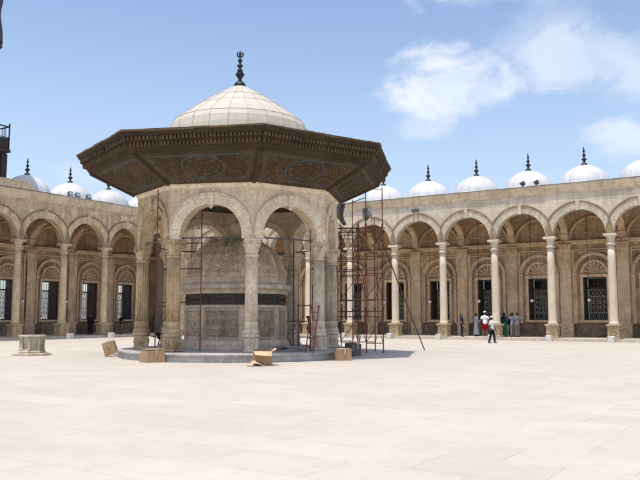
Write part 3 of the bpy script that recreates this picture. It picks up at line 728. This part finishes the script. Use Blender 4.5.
# ------------------------------------------------------------------ small round well
w=thing('well_head','small octagonal marble well head with flat rim on the open pavement','well',(-12.75,33.95,0),.15)
m=MB(); m.lathe([(.84,.003),(.84,.07),(.79,.10),(.62,.10)],8,smooth=False); m.build('base_slab',M['wellm'],w)
m=MB(); m.lathe([(.60,.10),(.60,.17),(.53,.20),(.48,.24),(.44,.32),(.46,.6),(.50,.78)],8,smooth=False,cap=False); m.lathe([(.36,.80),(.36,.3),(.02,.28)],8,smooth=False,cap=False); m.build('body',M['wellm'],w)
m=MB()
for k in range(8): 
    a=k*PI/4; m.lathe([(.06,.20),(.07,.25),(.045,.30),(.05,.55),(.045,.7),(.075,.78)],10,c=(.50*sin(a),-.50*cos(a)))
m.build('corner_colonnette',M['wellm'],w)
m=MB(); m.lathe([(.36,.80),(.5,.775),(.585,.79),(.60,.82),(.60,.87),(.585,.885),(.36,.885),(.36,.80)],8,smooth=False,cap=False); m.build('rim',M['wellm'],w)

# ------------------------------------------------------------------ cardboard boxes
def carton(loc,size,rot,label,mat,openf=False,z=0,cr=.012):
    g=thing('cardboard_box',label,'box',(loc[0],loc[1],z),0); g.rotation_euler=rot
    sx,sy,sz=size; b=MB()
    j=lambda:rnd.uniform(-.025,.025)
    def wob(x,y,z): return (x+j(),y+j(),z+(j() if z>.01 else 0))
    c=[wob(x,y,z) for z in (0.003,sz) for x,y in ((-sx/2,-sy/2),(sx/2,-sy/2),(sx/2,sy/2),(-sx/2,sy/2))]
    fs=[(0,1,5,4),(1,2,6,5),(2,3,7,6),(3,0,4,7),(3,2,1,0)]+([] if openf else [(4,5,6,7)])
    # thick, slightly bulged panels
    for f in fs:
        A=[Vector(c[i]) for i in f]; n=(A[1]-A[0]).cross(A[2]-A[0]).normalized(); cen=sum(A,Vector())/4
        out=n if n.dot(cen-Vector((0,0,sz/2)))>0 else -n; bul=rnd.uniform(-.012,.02)
        def fn(u,v,A=A,out=out,bul=bul):
            p=(A[0]*(1-u)+A[1]*u)*(1-v)+(A[3]*(1-u)+A[2]*u)*v; return p+out*bul*16*u*(1-u)*v*(1-v)
        b.grid(fn,6,6)
    b.build('body',mat,g,fix=False)
    t=MB(); t.box(-.04,.04,-sy/2-.03,sy/2+.03,sz+.021,sz+.024); t.box(-.04,.04,-sy/2-.034,-sy/2-.031,sz*.55,sz+.02)
    if not openf: t.build('tape',M['tape'],g)
    fl=MB()
    if openf:
        fl.add([(-sx/2,-sy/2,sz),(sx/2,-sy/2,sz),(sx/2-.04,-sy/2-.2,sz-.17),(-sx/2+.06,-sy/2-.22,sz-.12)],[(0,1,2,3)])
        fl.add([(sx/2,-sy/2,sz),(sx/2,sy/2,sz),(sx/2+.14,sy/2-.05,sz+.1),(sx/2+.16,-sy/2+.05,sz+.06)],[(0,1,2,3)])
        fl.add([(-sx/2,sy/2,sz),(sx/2,sy/2,sz),(sx/2-.05,sy/2-.24,sz+.03),(-sx/2+.05,sy/2-.22,sz+.05)],[(0,1,2,3)])
    else:
        fl.add([(-sx/2,-sy/2,sz+.028),(sx/2,-sy/2,sz+.028),(sx/2-.02,-.012,sz+.03),(-sx/2+.02,-.012,sz+.036)],[(0,1,2,3)])
        fl.add([(-sx/2,sy/2,sz+.028),(sx/2,sy/2,sz+.028),(sx/2-.02,.012,sz+.034),(-sx/2+.02,.012,sz+.03)],[(0,1,2,3)])
    fo=fl.build('flap',M['cardin'],g,fix=False); md=fo.modifiers.new('Solid','SOLIDIFY'); md.thickness=.006
    return g
carton((-8.92,32.95),(.5,.46,.56),(0,math.radians(-18),.12),'tilted brown cardboard box at the left end of the platform',M['card'],z=.08)
carton((-6.27,28.75),(.74,.62,.46),(0,0,.62),'wide sealed brown cardboard box in front of the fluted left column',M['card'])
carton((-2.02,26.95),(.66,.56,.50),(0,0,.12),'open brown cardboard box in front of the middle column',M['card'],openf=True)
g=thing('cardboard_scrap','torn pale cardboard flap lying bent under the open box','cardboard',(-2.2,26.45,0),.2)
m=MB(); m.grid(lambda u,v:((u-.5)*.62,(v-.5)*.34,.006+.17*sin(PI*min(1,u*1.15))**1.5*(.5+.5*v)+.02),10,6); o=m.build('flap',M['cardin'],g,fix=False); o.modifiers.new('Solid','SOLIDIFY').thickness=.007
carton((.90,30.0),(.58,.5,.42),(0,0,.25),'brown cardboard box at the right corner of the platform',M['card'])
carton((1.42,33.2),(.52,.5,.54),(0,math.radians(3),.7),'dark grey box standing behind the right cardboard box',M['darkcard'])

# ------------------------------------------------------------------ scaffolding
def scaffold(label,near_l,e1,e2,tops,levels,mats):
    g=thing('scaffold_tower',label,'scaffold',(near_l[0],near_l[1],0),0,'red tube scaffold towers')
    e1,e2=Vector((*e1,0)),Vector((*e2,0)); O=Vector((0,0,0))
    P=[O,O+e1,O+e1+e2,O+e2]; r=.026
    for p,t,mt in zip(P,tops,mats):
        m=MB(); m.tube((p.x,p.y,.01),(p.x,p.y,t),r); o=m.build('standard',mt,g)
        for z in levels[1:]:
            if z<t: m=MB(); m.lathe([(.04,z-.07),(.045,z-.05),(.045,z+.05),(.04,z+.07)],8,c=(p.x,p.y)); m.build('coupler',M['rust'],o)
        m=MB(); m.box(p.x-.07,p.x+.07,p.y-.07,p.y+.07,.004,.016); m.build('base_plate',M['rust'],o)
    for z0,z1 in zip(levels[:-1],levels[1:]):
        h=z1-z0
        for a,b in ((P[0],P[1]),(P[3],P[2])):
            for zz in (z0+.22*h,z0+.82*h,z0+.95*h):
                m=MB(); m.tube((a.x,a.y,zz),(b.x,b.y,zz),.02); m.build('rung',mats[0],g)
            q=a.lerp(b,.5); m=MB(); m.tube((q.x,q.y,z0+.82*h),(q.x,q.y,z0+.95*h),.016); m.build('rung',mats[0],g)
        for i,(a,b) in enumerate(((P[0],P[3]),(P[1],P[2]))):
            m=MB(); m.tube((a.x,a.y,z0+.2*h),(b.x,b.y,z1-.1*h),.015); m.build('brace',M['rust'],g)
            m=MB(); m.tube((a.x,a.y,z1-.1*h),(b.x,b.y,z0+.2*h),.015); m.build('brace',M['rust'],g)
            m=MB(); m.tube((a.x,a.y,z1-.05*h),(b.x,b.y,z1-.05*h),.02); m.build('ledger',mats[1],g)
        a,b=(P[0],P[1]) if int(z0)%2==0 else (P[1],P[0])
        m=MB(); m.tube((a.x,a.y-.03,z0+.25*h),(b.x,b.y-.03,z0+.8*h),.016); m.build('brace',M['rust'],g)
    return g
rp,ru=M['redpaint'],M['rust']
scaffold('left rusty scaffold tower close to the fountain columns',(1.04,37.6),(.815,.05),(-.17,1.6),(6.25,6.3,7.75,6.6),(0,2.05,4.1,6.05),(ru,rp,rp,ru))
scaffold('right red scaffold tower with the taller poles under the eave',(2.18,36.0),(.80,.07),(-.25,1.8),(7.95,7.85,6.6,6.4),(0,2.05,4.1,6.05),(rp,rp,rp,rp))
def one(name,label,cat,mat,fn,group=None,loc=(0,0,0)):
    m=MB(); fn(m); o=m.build(name,mat); o.location=loc; return tag(o,label,cat,group)
def plank(m):
    m.M=Matrix.Rotation(-.12,4,'Z'); m.cbox(-.25,2.3,-.11,.11,0,.05,.008); 
one('scaffold_plank','long worn plank laid across the two scaffold towers','plank',M['plank'],plank,'planks on the scaffold',(.95,38.0,6.08))
def plank2(m):
    m.M=Matrix.Rotation(-.03,4,'Z'); m.cbox(-.15,.95,-.11,.11,0,.05,.008)
one('scaffold_plank','short plank on the left scaffold tower above the red rungs','plank',M['plank'],plank2,'planks on the scaffold',(1.04,37.75,5.86))
def longpole(m): m.tube((0,0,.02),(-2.28,-1.4,5.55),.028,8)
one('leaning_pole','long dark pole leaning from the pavement onto the red scaffold','pole',M['rust'],longpole,None,(5.25,38.5,0))
def rail(m):
    m.tube((0,0,0),(.82,.05,0),.02); m.tube((-.05,.03,-.42),(-.75,.5,-.62),.022)
one('guard_rail','thin rail joining the tall poles of the right scaffold below the eave','rail',rp,rail,None,(2.18,36.04,7.78))
def rag(m,w,h,seed):
    r=random.Random(seed); ph=[r.uniform(0,6) for _ in range(4)]
    def f(u,v):
        e=w*(.5+.12*sin(v*5+ph[0])+.12*v); return ((u-.5)*2*e+.05*sin(v*4+ph[1]),.07*sin(u*9+ph[2])*(.4+v)+.04*sin(v*7+u*3),-h*v*(1+.18*sin(u*5+ph[3])))
    m.grid(f,16,16)
def hang(label,mat,loc,w,h,seed):
    m=MB(); rag(m,w,h,seed); o=m.build('hanging_cloth',mat,fix=False); o.location=loc; o.modifiers.new('Solid','SOLIDIFY').thickness=.01
    return tag(o,label,'cloth','cloths hung on the scaffold')
hang('grey cloth hanging beside the fountain wall under the eave',M['greycloth'],(1.0,38.6,7.45),.5,.95,3)
hang('small grey cloth tied to the tall pole of the right scaffold',M['greycloth'],(2.20,35.95,6.85),.32,.5,5)
hang('scrap of white plastic tied above the small grey cloth',M['whitecloth'],(2.3,35.93,6.98),.07,.2,6)
hang('dark red cloth draped on the small frame by the ladder',M['redcloth'],(-.47,30.95,1.72),.13,.6,8)
hang('faded red rag caught beside the fluted left column capital',M['redcloth'],(-6.05,30.9,4.75),.09,.55,9)
# light frame and tubes standing inside the pavilion
g=thing('pavilion_scaffold','rusty tubes standing among the fountain columns','scaffold',(FX,FY,PZ),0)
for (x,y,t) in ((-3.0,-3.45,6.55),(-1.25,-3.05,5.72),(3.25,-3.2,4.95),(-2.2,-3.2,3.2),(2.35,2.6,5.2)):
    m=MB(); m.tube((x,y,.005),(x,y,t),.023); o=m.build('standard',M['oldred'],g); m=MB(); m.box(x-.08,x+.08,y-.08,y+.08,.002,.012); m.build('base_plate',ru,o)
for p,q in (((-3.1,-3.47,1.95),(-1.1,-3.0,1.98)),((-3.05,-3.45,1.80),(-2.1,-3.2,1.80)),((-3.0,-3.42,5.9),(-1.9,-2.9,4.35)),((-3.0,-3.42,.8),(-2.2,-3.2,1.9)),((-2.9,-3.4,4.35),(-1.2,-3.0,4.42)),((-3.2,-3.3,3.3),(-1.2,-3.02,3.36))):
    m=MB(); m.tube(p,q,.022); m.build('ledger',ru,g)
g=thing('low_scaffold','low dark steel frame standing between the basin and ladder','scaffold',(-.90,31.6,PZ),-.1)
for x in (0,.5):
    m=MB(); m.tube((x,0,.005),(x,0,1.92),.026); m.build('standard',ru,g)
for z in (.55,1.2,1.85):
    m=MB(); m.tube((-.05 if z>1 else 0,0,z),(.5,0,z),.022); m.build('rung',ru,g)
m=MB(); m.tube((-.5,.2,1.2),(.02,0,1.2),.02); m.tube((-.5,.2,.6),(-.05,.02,1.15),.016); m.build('brace',ru,g)
g=thing('ladder','short red ladder leaning against the right front column','ladder',(-.56,29.75,PZ),-.08)
for x in (0,.29):
    m=MB(); m.tube((x,0,.004),(x+.20,.28,1.78),.024); m.lathe([(.035,1.76),(.045,1.80),(.02,1.84)],8,c=(x+.20,.28)); m.build('rail',rp,g)
for i in range(5):
    t=.12+.19*i; m=MB(); m.tube((.20*t,.28*t,1.78*t),(.29+.20*t,.28*t,1.78*t),.016); m.build('rung',rp,g)
# wheelbarrow on the far side of the platform
g=thing('wheelbarrow','dark wheelbarrow on the platform behind the left columns','wheelbarrow',(-7.45,36.9,PZ),.25+PI)
m=MB(); m.M=Matrix.Translation((0,0,.32)); m.add([(-.42,-.25,0),(.35,-.25,0),(.35,.25,0),(-.42,.25,0),(-.62,-.36,.32),(.5,-.34,.30),(.5,.34,.30),(-.62,.36,.32)],[(3,2,1,0),(0,1,5,4),(1,2,6,5),(2,3,7,6),(3,0,4,7)])
o=m.build('tray',M['iron'],g); o.modifiers.new('Solid','SOLIDIFY').thickness=.012
m=MB(); m.M=Matrix.Translation((-.68,0,.17))@Matrix.Rotation(PI/2,4,'X'); m.lathe([(.1,-.04),(.17,-.04),(.17,.04),(.1,.04)],18); m.build('wheel',M['iron'],g)
for s in (-1,1):
    m=MB(); m.tube((-.7,s*.08,.17),(.95,s*.28,.52),.02); m.build('handle',ru,g); m=MB(); m.tube((.25,s*.22,.36),(.35,s*.24,.005),.018); m.build('leg',ru,g)
# broken stone slabs in front of the basin
for loc,s,rot,lab in (((-1.05,31.0,PZ+.02),(.95,.5,.09),(.05,.16,.1),'long broken slab lying tilted at the foot of the basin'),((-1.6,31.2,PZ+.03),(.5,.4,.14),(.0,-.1,.9),'short thick broken slab left of the long tilted slab'),((-6.2,31.6,PZ+.01),(.42,.34,.16),(0,.0,.4),'small broken stone beside the fluted left pedestal')):
    m=MB(); m.cbox(-s[0]/2,s[0]/2,-s[1]/2,s[1]/2,.0,s[2],.03); v=m.v
    m.v=[p+Vector((rnd.uniform(-.03,.03),rnd.uniform(-.03,.03),rnd.uniform(-.01,.01))) for p in v]
    o=m.build('stone_slab',M['rubble']); o.location=(loc[0],loc[1],loc[2]+abs(rot[1])*s[0]/2); o.rotation_euler=rot; tag(o,lab,'stone slab','broken stones on the platform')

# ------------------------------------------------------------------ people
SKIN=plain('brown skin',(.22,.115,.07),rough=.55,var=.06); SKIND=plain('dark brown skin',(.12,.062,.04),rough=.55,var=.06)
HAIR=plain('black hair',(.012,.010,.009),rough=.55,var=.3)
EYE=plain('dark eye',(.01,.008,.007),rough=.2,var=.1)
def cl(name,c,var=.12): return plain(name,c,rough=.9,var=var,scale=7,spec=.15)
def loft(mb,secs,n=14,cap=True):
    """secs: (centre, rx, ry); tube with elliptical sections across the path"""
    P=[Vector(s[0]) for s in secs]; vs=[]
    for i,s in enumerate(secs):
        d=(P[min(i+1,len(P)-1)]-P[max(i-1,0)]).normalized()
        x=Vector((1,0,0)); x=(x-d*x.dot(d));
        if x.length<.2: x=Vector((0,1,0))-d*d.y
        x.normalize(); y=d.cross(x)
        for k in range(n):
            t=2*PI*k/n; vs.append(P[i]+x*cos(t)*s[1]+y*sin(t)*s[2])
    f=[[i*n+k,i*n+(k+1)%n,(i+1)*n+(k+1)%n,(i+1)*n+k] for i in range(len(P)-1) for k in range(n)]
    f+=[list(range(n))[::-1],[(len(P)-1)*n+k for k in range(n)]]
    mb.add(vs,f,smooth=True)
def ball(mb,c,rx,ry,rz,n=12):
    loft(mb,[((c[0],c[1],c[2]+rz*sin(t)),rx*cos(t)+1e-4,ry*cos(t)+1e-4) for t in [-PI/2+PI*i/10 for i in range(11)]],n)
def remesh(o,vox,smooth=4):
    o.modifiers.new('R','REMESH').mode='VOXEL'; o.modifiers['R'].voxel_size=vox; o.modifiers['R'].use_smooth_shade=True
    s=o.modifiers.new('S','SMOOTH'); s.factor=.5; s.iterations=smooth
    dg=bpy.context.evaluated_depsgraph_get(); me=bpy.data.meshes.new_from_object(o.evaluated_get(dg)); old=o.data
    o.modifiers.clear(); o.data=me; me.name=o.name
    for p in me.polygons: p.use_smooth=True
    if not me.materials: me.materials.append(old.materials[0])
    return o
def lerp3(a,b,t): return Vector(a).lerp(Vector(b),t)
def person(label,loc,rz,h=1.72,skin=SKIN,legs=((.10,0,.0),(-.10,0,.0)),arms=(None,None),top=None,bottom=None,robe=None,cap=None,hair='short',scarf=None,shoe=None,bag=None,lean=0):
    """faces local -Y. legs: foot (x, y, lift) per side; arms: (elbow, wrist) per side, mirrored by given coordinates"""
    g=thing('person',label,'person',loc,rz,'people in the courtyard'); S=h/1.72
    pel=Vector((0,0,.93)); hips=[Vector((s*.092,0,.90)) for s in (1,-1)]; sh=[Vector((s*.172,-lean*.5,1.40)) for s in (1,-1)]
    A=[]
    for i,s in enumerate((1,-1)):
        a=arms[i] or ((s*.225,.03,1.13),(s*.235,-.05,.89)); A.append((Vector(a[0]),Vector(a[1])))
    L=[]
    for i,s in enumerate((1,-1)):
        ft=Vector((legs[i][0]*1.0,legs[i][1],.085+legs[i][2])); kn=lerp3(hips[i],ft,.5)+Vector((0,-.035-abs(legs[i][1])*.08,0)); L.append((kn,ft))
    def torso(b,e=0):
        loft(b,[((0,.0,.84),.09+e,.08+e),((0,.005,.90),.155+e,.115+e),((0,0,.98),.158+e,.112+e),((0,-.01,1.10),.135+e,.098+e),((0,-lean*.2-.01,1.25),.155+e,.11+e),((0,-lean*.4,1.36),.168+e,.108+e),((0,-lean*.5+.01,1.43),.12+e*.6,.075+e*.6),((0,-lean*.6+.01,1.47),.06,.055)],18)
    def arm(b,i,e=0,upto=1.0):
        s=sh[i]; el,wr=A[i]
        if upto>=1: loft(b,[(s,.062+e,.06+e),(lerp3(s,el,.35),.053+e,.053+e),(lerp3(s,el,.9),.043+e,.043+e),(lerp3(el,wr,.15),.042+e,.042+e),(lerp3(el,wr,.6),.034+e,.034+e),(wr,.027+e,.025+e)],12)
        else: loft(b,[(s,.064+e,.062+e),(lerp3(s,el,.4),.058+e,.058+e),(lerp3(s,el,upto),.056+e,.056+e)],12)
    def leg(b,i,e=0,upto=1.0):
        hp=hips[i]; kn,ft=L[i]
        sec=[(hp+Vector((0,0,.03)),.085+e*.6,.09+e*.6),(lerp3(hp,kn,.25),.082+e,.085+e),(lerp3(hp,kn,.85),.06+e,.062+e),(kn,.056+e,.058+e),(lerp3(kn,ft,.3),.052+e,.056+e),(lerp3(kn,ft,.8),.036+e*1.3,.04+e*1.3),(ft,.034+e*1.4,.038+e*1.4)]
        if upto<1: sec=sec[:4]+[(lerp3(kn,ft,.08),.06+e*1.4,.065+e*1.4)]
        loft(b,sec,14)
    b=MB(); b.M=Matrix.Scale(S,4); torso(b); hd=Vector((0,-lean*.75,0))
    for i in (0,1):
        arm(b,i); leg(b,i)
        kn,ft=L[i]; loft(b,[(ft+Vector((0,.06,-.045)),.032,.03),(ft+Vector((0,0,-.04)),.038,.042),(ft+Vector((0,-.1,-.052)),.046,.03),(ft+Vector((0,-.165,-.06)),.035,.02)],10)
        el,wr=A[i]; d=(wr-el).normalized(); s=(1,-1)[i]
        side=Vector((0,-1,0))-d*(-d.y); side=side.normalized() if side.length>.1 else Vector((0,0,1)); nor=d.cross(side)
        loft(b,[(wr,.026,.024),(wr+d*.04,.02,.034),(wr+d*.085,.02,.038)],10)
        for q,(o_,ln) in enumerate(((-.027,.062),(-.009,.075),(.009,.07),(.027,.055))):
            p0=wr+d*.08-side*o_; p1=p0+d*ln*.55-nor*s*.008; p2=p1+d*ln*.42-nor*s*.022; loft(b,[(p0,.0105,.0105),(p1,.0105,.0105),(p2,.008,.008)],8)
        p0=wr+d*.03+side*.025; p1=p0+d*.03+side*.025; p2=p1+d*.03+side*.004; loft(b,[(p0,.012,.012),(p1,.011,.011),(p2,.008,.008)],8)
    loft(b,[(hd+Vector((0,.012,1.44)),.058,.055),(hd+Vector((0,.0,1.53)),.05,.055)],12)
    loft(b,[(hd+Vector((0,-.045,1.495)),.03,.028),(hd+Vector((0,-.035,1.525)),.052,.062),(hd+Vector((0,-.018,1.575)),.066,.084),(hd+Vector((0,-.01,1.63)),.074,.094),(hd+Vector((0,0,1.68)),.064,.08),(hd+Vector((0,.005,1.715)),.03,.04)],16)
    loft(b,[(hd+Vector((0,-.10,1.615)),.009,.012),(hd+Vector((0,-.122,1.578)),.015,.014),(hd+Vector((0,-.10,1.57)),.014,.01)],8)
    ball(b,hd+Vector((0,-.098,1.543)),.024,.012,.009,8)
    for s in (1,-1): ball(b,hd+Vector((s*.075,.005,1.605)),.010,.02,.032,8)
    bo=remesh(b.build('body',skin,g,fix=True),.0125*S)
    ey=MB(); ey.M=Matrix.Scale(S,4)
    for s in (1,-1): ball(ey,hd+Vector((s*.031,-.091,1.612)),.012,.008,.008,8)
    ey.build('eyes',EYE,g)
    def garment(name,mat,fn,vox=.014):
        m=MB(); m.M=Matrix.Scale(S,4); fn(m); return remesh(m.build(name,mat,g),vox*S,3)
    if hair and not scarf:
        def fh(m):
            ball(m,hd+Vector((0,.012,1.655)),.083,.094,.076,14); ball(m,hd+Vector((0,.045,1.60)),.074,.06,.07,12)
            if hair=='long': loft(m,[(hd+Vector((0,.06,1.62)),.075,.05),(hd+Vector((0,.08,1.48)),.08,.045),(hd+Vector((0,.085,1.36)),.06,.03)],12)
        garment('hair',HAIR,fh,.012)
    if cap:
        def fc(m):
            loft(m,[(hd+Vector((0,.0,1.655)),.088,.105),(hd+Vector((0,.0,1.70)),.085,.10),(hd+Vector((0,.005,1.735)),.06,.07),(hd+Vector((0,.01,1.75)),.02,.02)],16)
            loft(m,[(hd+Vector((0,-.07,1.665)),.07,.012),(hd+Vector((0,-.17,1.65)),.05,.009)],12)
        garment('cap',cap,fc,.012)
    if scarf:
        def fs(m):
            ball(m,hd+Vector((0,.018,1.645)),.096,.108,.095,14); loft(m,[(hd+Vector((0,.03,1.60)),.092,.085),(hd+Vector((0,.02,1.48)),.10,.085),(Vector((0,.02,1.40)),.17,.115),(Vector((0,.03,1.27)),.175,.125)],16)
        garment('headscarf',scarf,fs)
    if robe:
        def fr(m):
            torso(m,.018)
            zs=[(.98,.175,.13),(.75,.20,.165),(.45,.225,.195),(.13,.25,.225)]
            loft(m,[((0,0,z),a,c) for z,a,c in zs],20)
            for i in (0,1): arm(m,i,.016,1.0)
        m=MB(); m.M=Matrix.Scale(S,4); fr(m)
        # sleeves end before the hands
        garment('robe',robe,fr)
    if top:
        def ft_(m):
            torso(m,.016); loft(m,[((0,0,.86),.172,.13),((0,0,.98),.178,.132),((0,0,1.1),.16,.12)],18)
            for i in (0,1): arm(m,i,.016,.75)
        garment('shirt',top,ft_)
    if bottom:
        mat,upto=bottom
        def fb_(m):
            loft(m,[((0,0,.82),.13,.11),((0,.003,.90),.172,.13),((0,0,.99),.168,.122)],18)
            for i in (0,1): leg(m,i,.018 if upto>=1 else .03,upto)
        garment('trousers' if upto>=1 else 'shorts',mat,fb_)
    if shoe:
        for i in (0,1):
            def fsh(m,i=i):
                ft=L[i][1]; loft(m,[(ft+Vector((0,.07,-.045)),.036,.034),(ft+Vector((0,0,-.04)),.043,.044),(ft+Vector((0,-.1,-.05)),.052,.034),(ft+Vector((0,-.175,-.058)),.04,.024)],12)
            garment('shoe',shoe,fsh,.012)
    if bag:
        def fbg(m): loft(m,[((bag[0],bag[1],1.22),.05,.05),((bag[0],bag[1],1.05),.09,.07),((bag[0],bag[1],.9),.08,.06)],12)
        garment('shoulder_bag',cl('navy bag fabric',(.02,.025,.05)),fbg)
    return g
white=cl('white cotton',(.74,.74,.73),.05); black=cl('black trousers',(.012,.012,.015)); red=cl('red shorts fabric',(.24,.010,.015)); navy=cl('navy dress fabric',(.018,.02,.045))
paleblue=cl('pale grey-blue robe',(.22,.25,.29)); green=cl('dark green robe',(.010,.060,.052)); blk=cl('black cloth',(.012,.012,.014)); lav=cl('grey lavender shirt',(.30,.29,.33)); greyb=cl('grey-blue shirt',(.16,.18,.22)); khaki=cl('khaki trousers',(.17,.15,.12)); dgrey=cl('dark grey trousers',(.06,.06,.065)); wshoe=cl('white shoe',(.68,.68,.68)); bshoe=cl('black shoe',(.015,.015,.015))
def onR(x,y): p=local(arcR,x,y); return (p.x,p.y,H0)
def onL(x,y): p=local(arcL,x,y); return (p.x,p.y,H0)
# rz: 0 faces the camera, +90deg faces the right of the picture
D=math.radians
person('man in white shirt and black trousers walking on the sunny pavement',(11.05,49.25,0),D(62),1.70,SKIND,legs=((.09,-.16,0),(-.10,.17,.0)),arms=(((.25,.03,1.14),(.23,-.14,.93)),((-.24,.08,1.14),(-.25,.0,.9))),top=white,bottom=(black,1),cap=white,shoe=bshoe)
person('man seen from behind in white shirt and red shorts',(*local(arcR,28.5,-.40)[:2],H0),D(188),1.86,SKIN,legs=((.14,-.04,0),(-.13,.04,0)),arms=(((.27,.04,1.14),(.20,-.16,1.0)),((-.26,.03,1.14),(-.27,-.03,.90))),top=white,bottom=(red,.6),cap=white,shoe=wshoe,bag=(.22,.0))
person('person in navy dress with bare arms, leftmost of the group in the arcade',onR(26.55,.02),D(75),1.72,SKIN,arms=(((.23,-.02,1.14),(.20,-.17,.98)),None),robe=None,top=navy,bottom=(navy,1),hair='long',shoe=bshoe)
person('person in a pale grey-blue robe standing left of the man in red shorts',onR(27.2,1.3),D(110),1.74,SKIND,robe=paleblue,hair='short',shoe=bshoe)
person('dark-haired person in navy half hidden behind the walking man in white',onR(28.75,.75),D(200),1.64,SKIN,top=navy,bottom=(dgrey,1),hair='long',shoe=bshoe)
person('person in a dark green robe and black headscarf beside the column',onR(29.5,.95),D(150),1.75,SKIN,robe=green,scarf=blk,shoe=bshoe)
person('person in black clothes and headscarf behind the green robe',onR(29.75,1.9),D(170),1.75,SKIN,robe=blk,scarf=blk,shoe=bshoe)
person('person in a grey lavender shirt raising both hands to the face',onR(29.95,1.4),D(215),1.78,SKIN,arms=(((.20,-.14,1.22),(.07,-.20,1.50)),((-.20,-.14,1.22),(-.07,-.20,1.50))),top=lav,bottom=(cl('pale grey trousers',(.25,.24,.27)),1),hair='short',shoe=bshoe)
person('person in a grey-blue shirt with one elbow out, rightmost of the group',onR(30.4,1.1),D(190),1.78,SKIN,arms=(((.23,.03,1.14),(.235,-.05,.9)),((-.36,.06,1.18),(-.17,-.05,1.0))),top=greyb,bottom=(khaki,1),hair='short',shoe=bshoe)
person('dark figure in black robe standing in the left arcade behind a column',onL(-11.45,.75),D(20),1.72,SKIND,robe=blk,hair='short',shoe=bshoe)
person('person in a black top and khaki trousers in the left arcade, by the fountain',onL(-7.9,1.0),D(-40),1.70,SKIN,arms=(((.26,-.05,1.15),(.16,-.2,1.06)),((-.30,.0,1.16),(-.2,-.14,1.05))),top=blk,bottom=(khaki,1),hair='short',shoe=bshoe)

# ------------------------------------------------------------------ sky, sun, camera
SUN=Vector((-1.2,-1.6,8.3)).normalized()
el=math.asin(SUN.z); az=math.atan2(SUN.x,SUN.y)
ld=bpy.data.lights.new('sun','SUN'); ld.energy=2.9; ld.angle=math.radians(.53); ld.color=(1,.95,.87)
lo=bpy.data.objects.new('sun',ld); COL.objects.link(lo); lo.rotation_euler=(-SUN).to_track_quat('-Z','Y').to_euler(); lo.location=(0,0,60)
wd=bpy.data.worlds.new('World'); scn.world=wd; wd.use_nodes=True; nt=wd.node_tree; nt.nodes.clear()
out=N(nt,'ShaderNodeOutputWorld'); bg=N(nt,'ShaderNodeBackground'); nt.links.new(bg.outputs[0],out.inputs[0])
sky=N(nt,'ShaderNodeTexSky',sky_type='NISHITA'); sky.sun_disc=False; sky.sun_elevation=el; sky.sun_rotation=az
sky.air_density=1.0; sky.dust_density=2.5; sky.ozone_density=2.0; sky.altitude=100
bg.inputs['Strength'].default_value=.15
tc=N(nt,'ShaderNodeTexCoord'); sp=N(nt,'ShaderNodeSeparateXYZ'); nt.links.new(tc.outputs['Generated'],sp.inputs[0])
def mth(op,a,b=None,c=None):
    n=N(nt,'ShaderNodeMath',operation=op)
    for i,x in enumerate((a,b,c)):
        if x is None: continue
        if isinstance(x,(int,float)): n.inputs[i].default_value=x
        else: nt.links.new(x,n.inputs[i])
    return n.outputs[0]
AZ=mth('ARCTAN2',sp.outputs[0],sp.outputs[1]); EL=mth('ARCSINE',sp.outputs[2])
mp=N(nt,'ShaderNodeMapping'); mp.inputs['Scale'].default_value=(1,1,1.7); nt.links.new(tc.outputs['Generated'],mp.inputs[0])
fb1=noise(nt,mp.outputs[0],9,9,.58,.5); fb2=noise(nt,mp.outputs[0],24,8,.6,.3)
tot=None
CL=[(.170,.298,.082,.050,1.08),(.205,.285,.06,.035,.8),(.225,.415,.12,.034,.85),(.365,.315,.115,.062,.72),(.30,.36,.08,.06,.4),(.385,.216,.06,.030,.8),(-.295,.175,.05,.018,.3),(.14,.245,.045,.02,.5),(-.75,.3,.2,.08,.8),(.8,.33,.2,.08,.8)]
for a0,e0,wa,we,k in CL:
    dx=mth('DIVIDE',mth('SUBTRACT',AZ,a0),wa); dy=mth('DIVIDE',mth('SUBTRACT',EL,e0),we)
    r=mth('SQRT',mth('ADD',mth('MULTIPLY',dx,dx),mth('MULTIPLY',dy,dy)))
    s=mth('SUBTRACT',1.12,r); s=mth('ADD',s,mth('MULTIPLY',mth('SUBTRACT',fb1,.5),2.3)); s=mth('ADD',s,mth('MULTIPLY',mth('SUBTRACT',fb2,.5),.8))
    mr=N(nt,'ShaderNodeMapRange',interpolation_type='SMOOTHSTEP'); nt.links.new(s,mr.inputs[0]); mr.inputs[1].default_value=.05; mr.inputs[2].default_value=.78
    v=mth('MULTIPLY',mr.outputs[0],k*.74); tot=v if tot is None else mth('MAXIMUM',tot,v)
hzn=N(nt,'ShaderNodeMapRange'); nt.links.new(EL,hzn.inputs[0]); hzn.inputs[1].default_value=.12; hzn.inputs[2].default_value=.40; hzn.inputs[3].default_value=.30; hzn.inputs[4].default_value=.0; hz=hzn.outputs[0]
skyc=mix(nt,tot,mix(nt,hz,sky.outputs[0],(4.0,4.55,5.3)),mix(nt,ramp(nt,fb1,.40,.62),(3.75,4.15,4.8),(4.75,4.95,5.35)))
nt.links.new(skyc,bg.inputs['Color'])

cd=bpy.data.cameras.new('camera'); cam=bpy.data.objects.new('camera',cd); COL.objects.link(cam); scn.camera=cam
cd.sensor_width=36; cd.lens=36*760/640; cd.clip_end=3000; cd.clip_start=.1
cam.location=(0,0,1.7105); cam.rotation_euler=(PI/2+.1,0,0)
vs=scn.view_settings; vs.view_transform='Standard'; vs.look='None'; vs.gamma=1; vs.exposure=.50; vs.use_curve_mapping=False
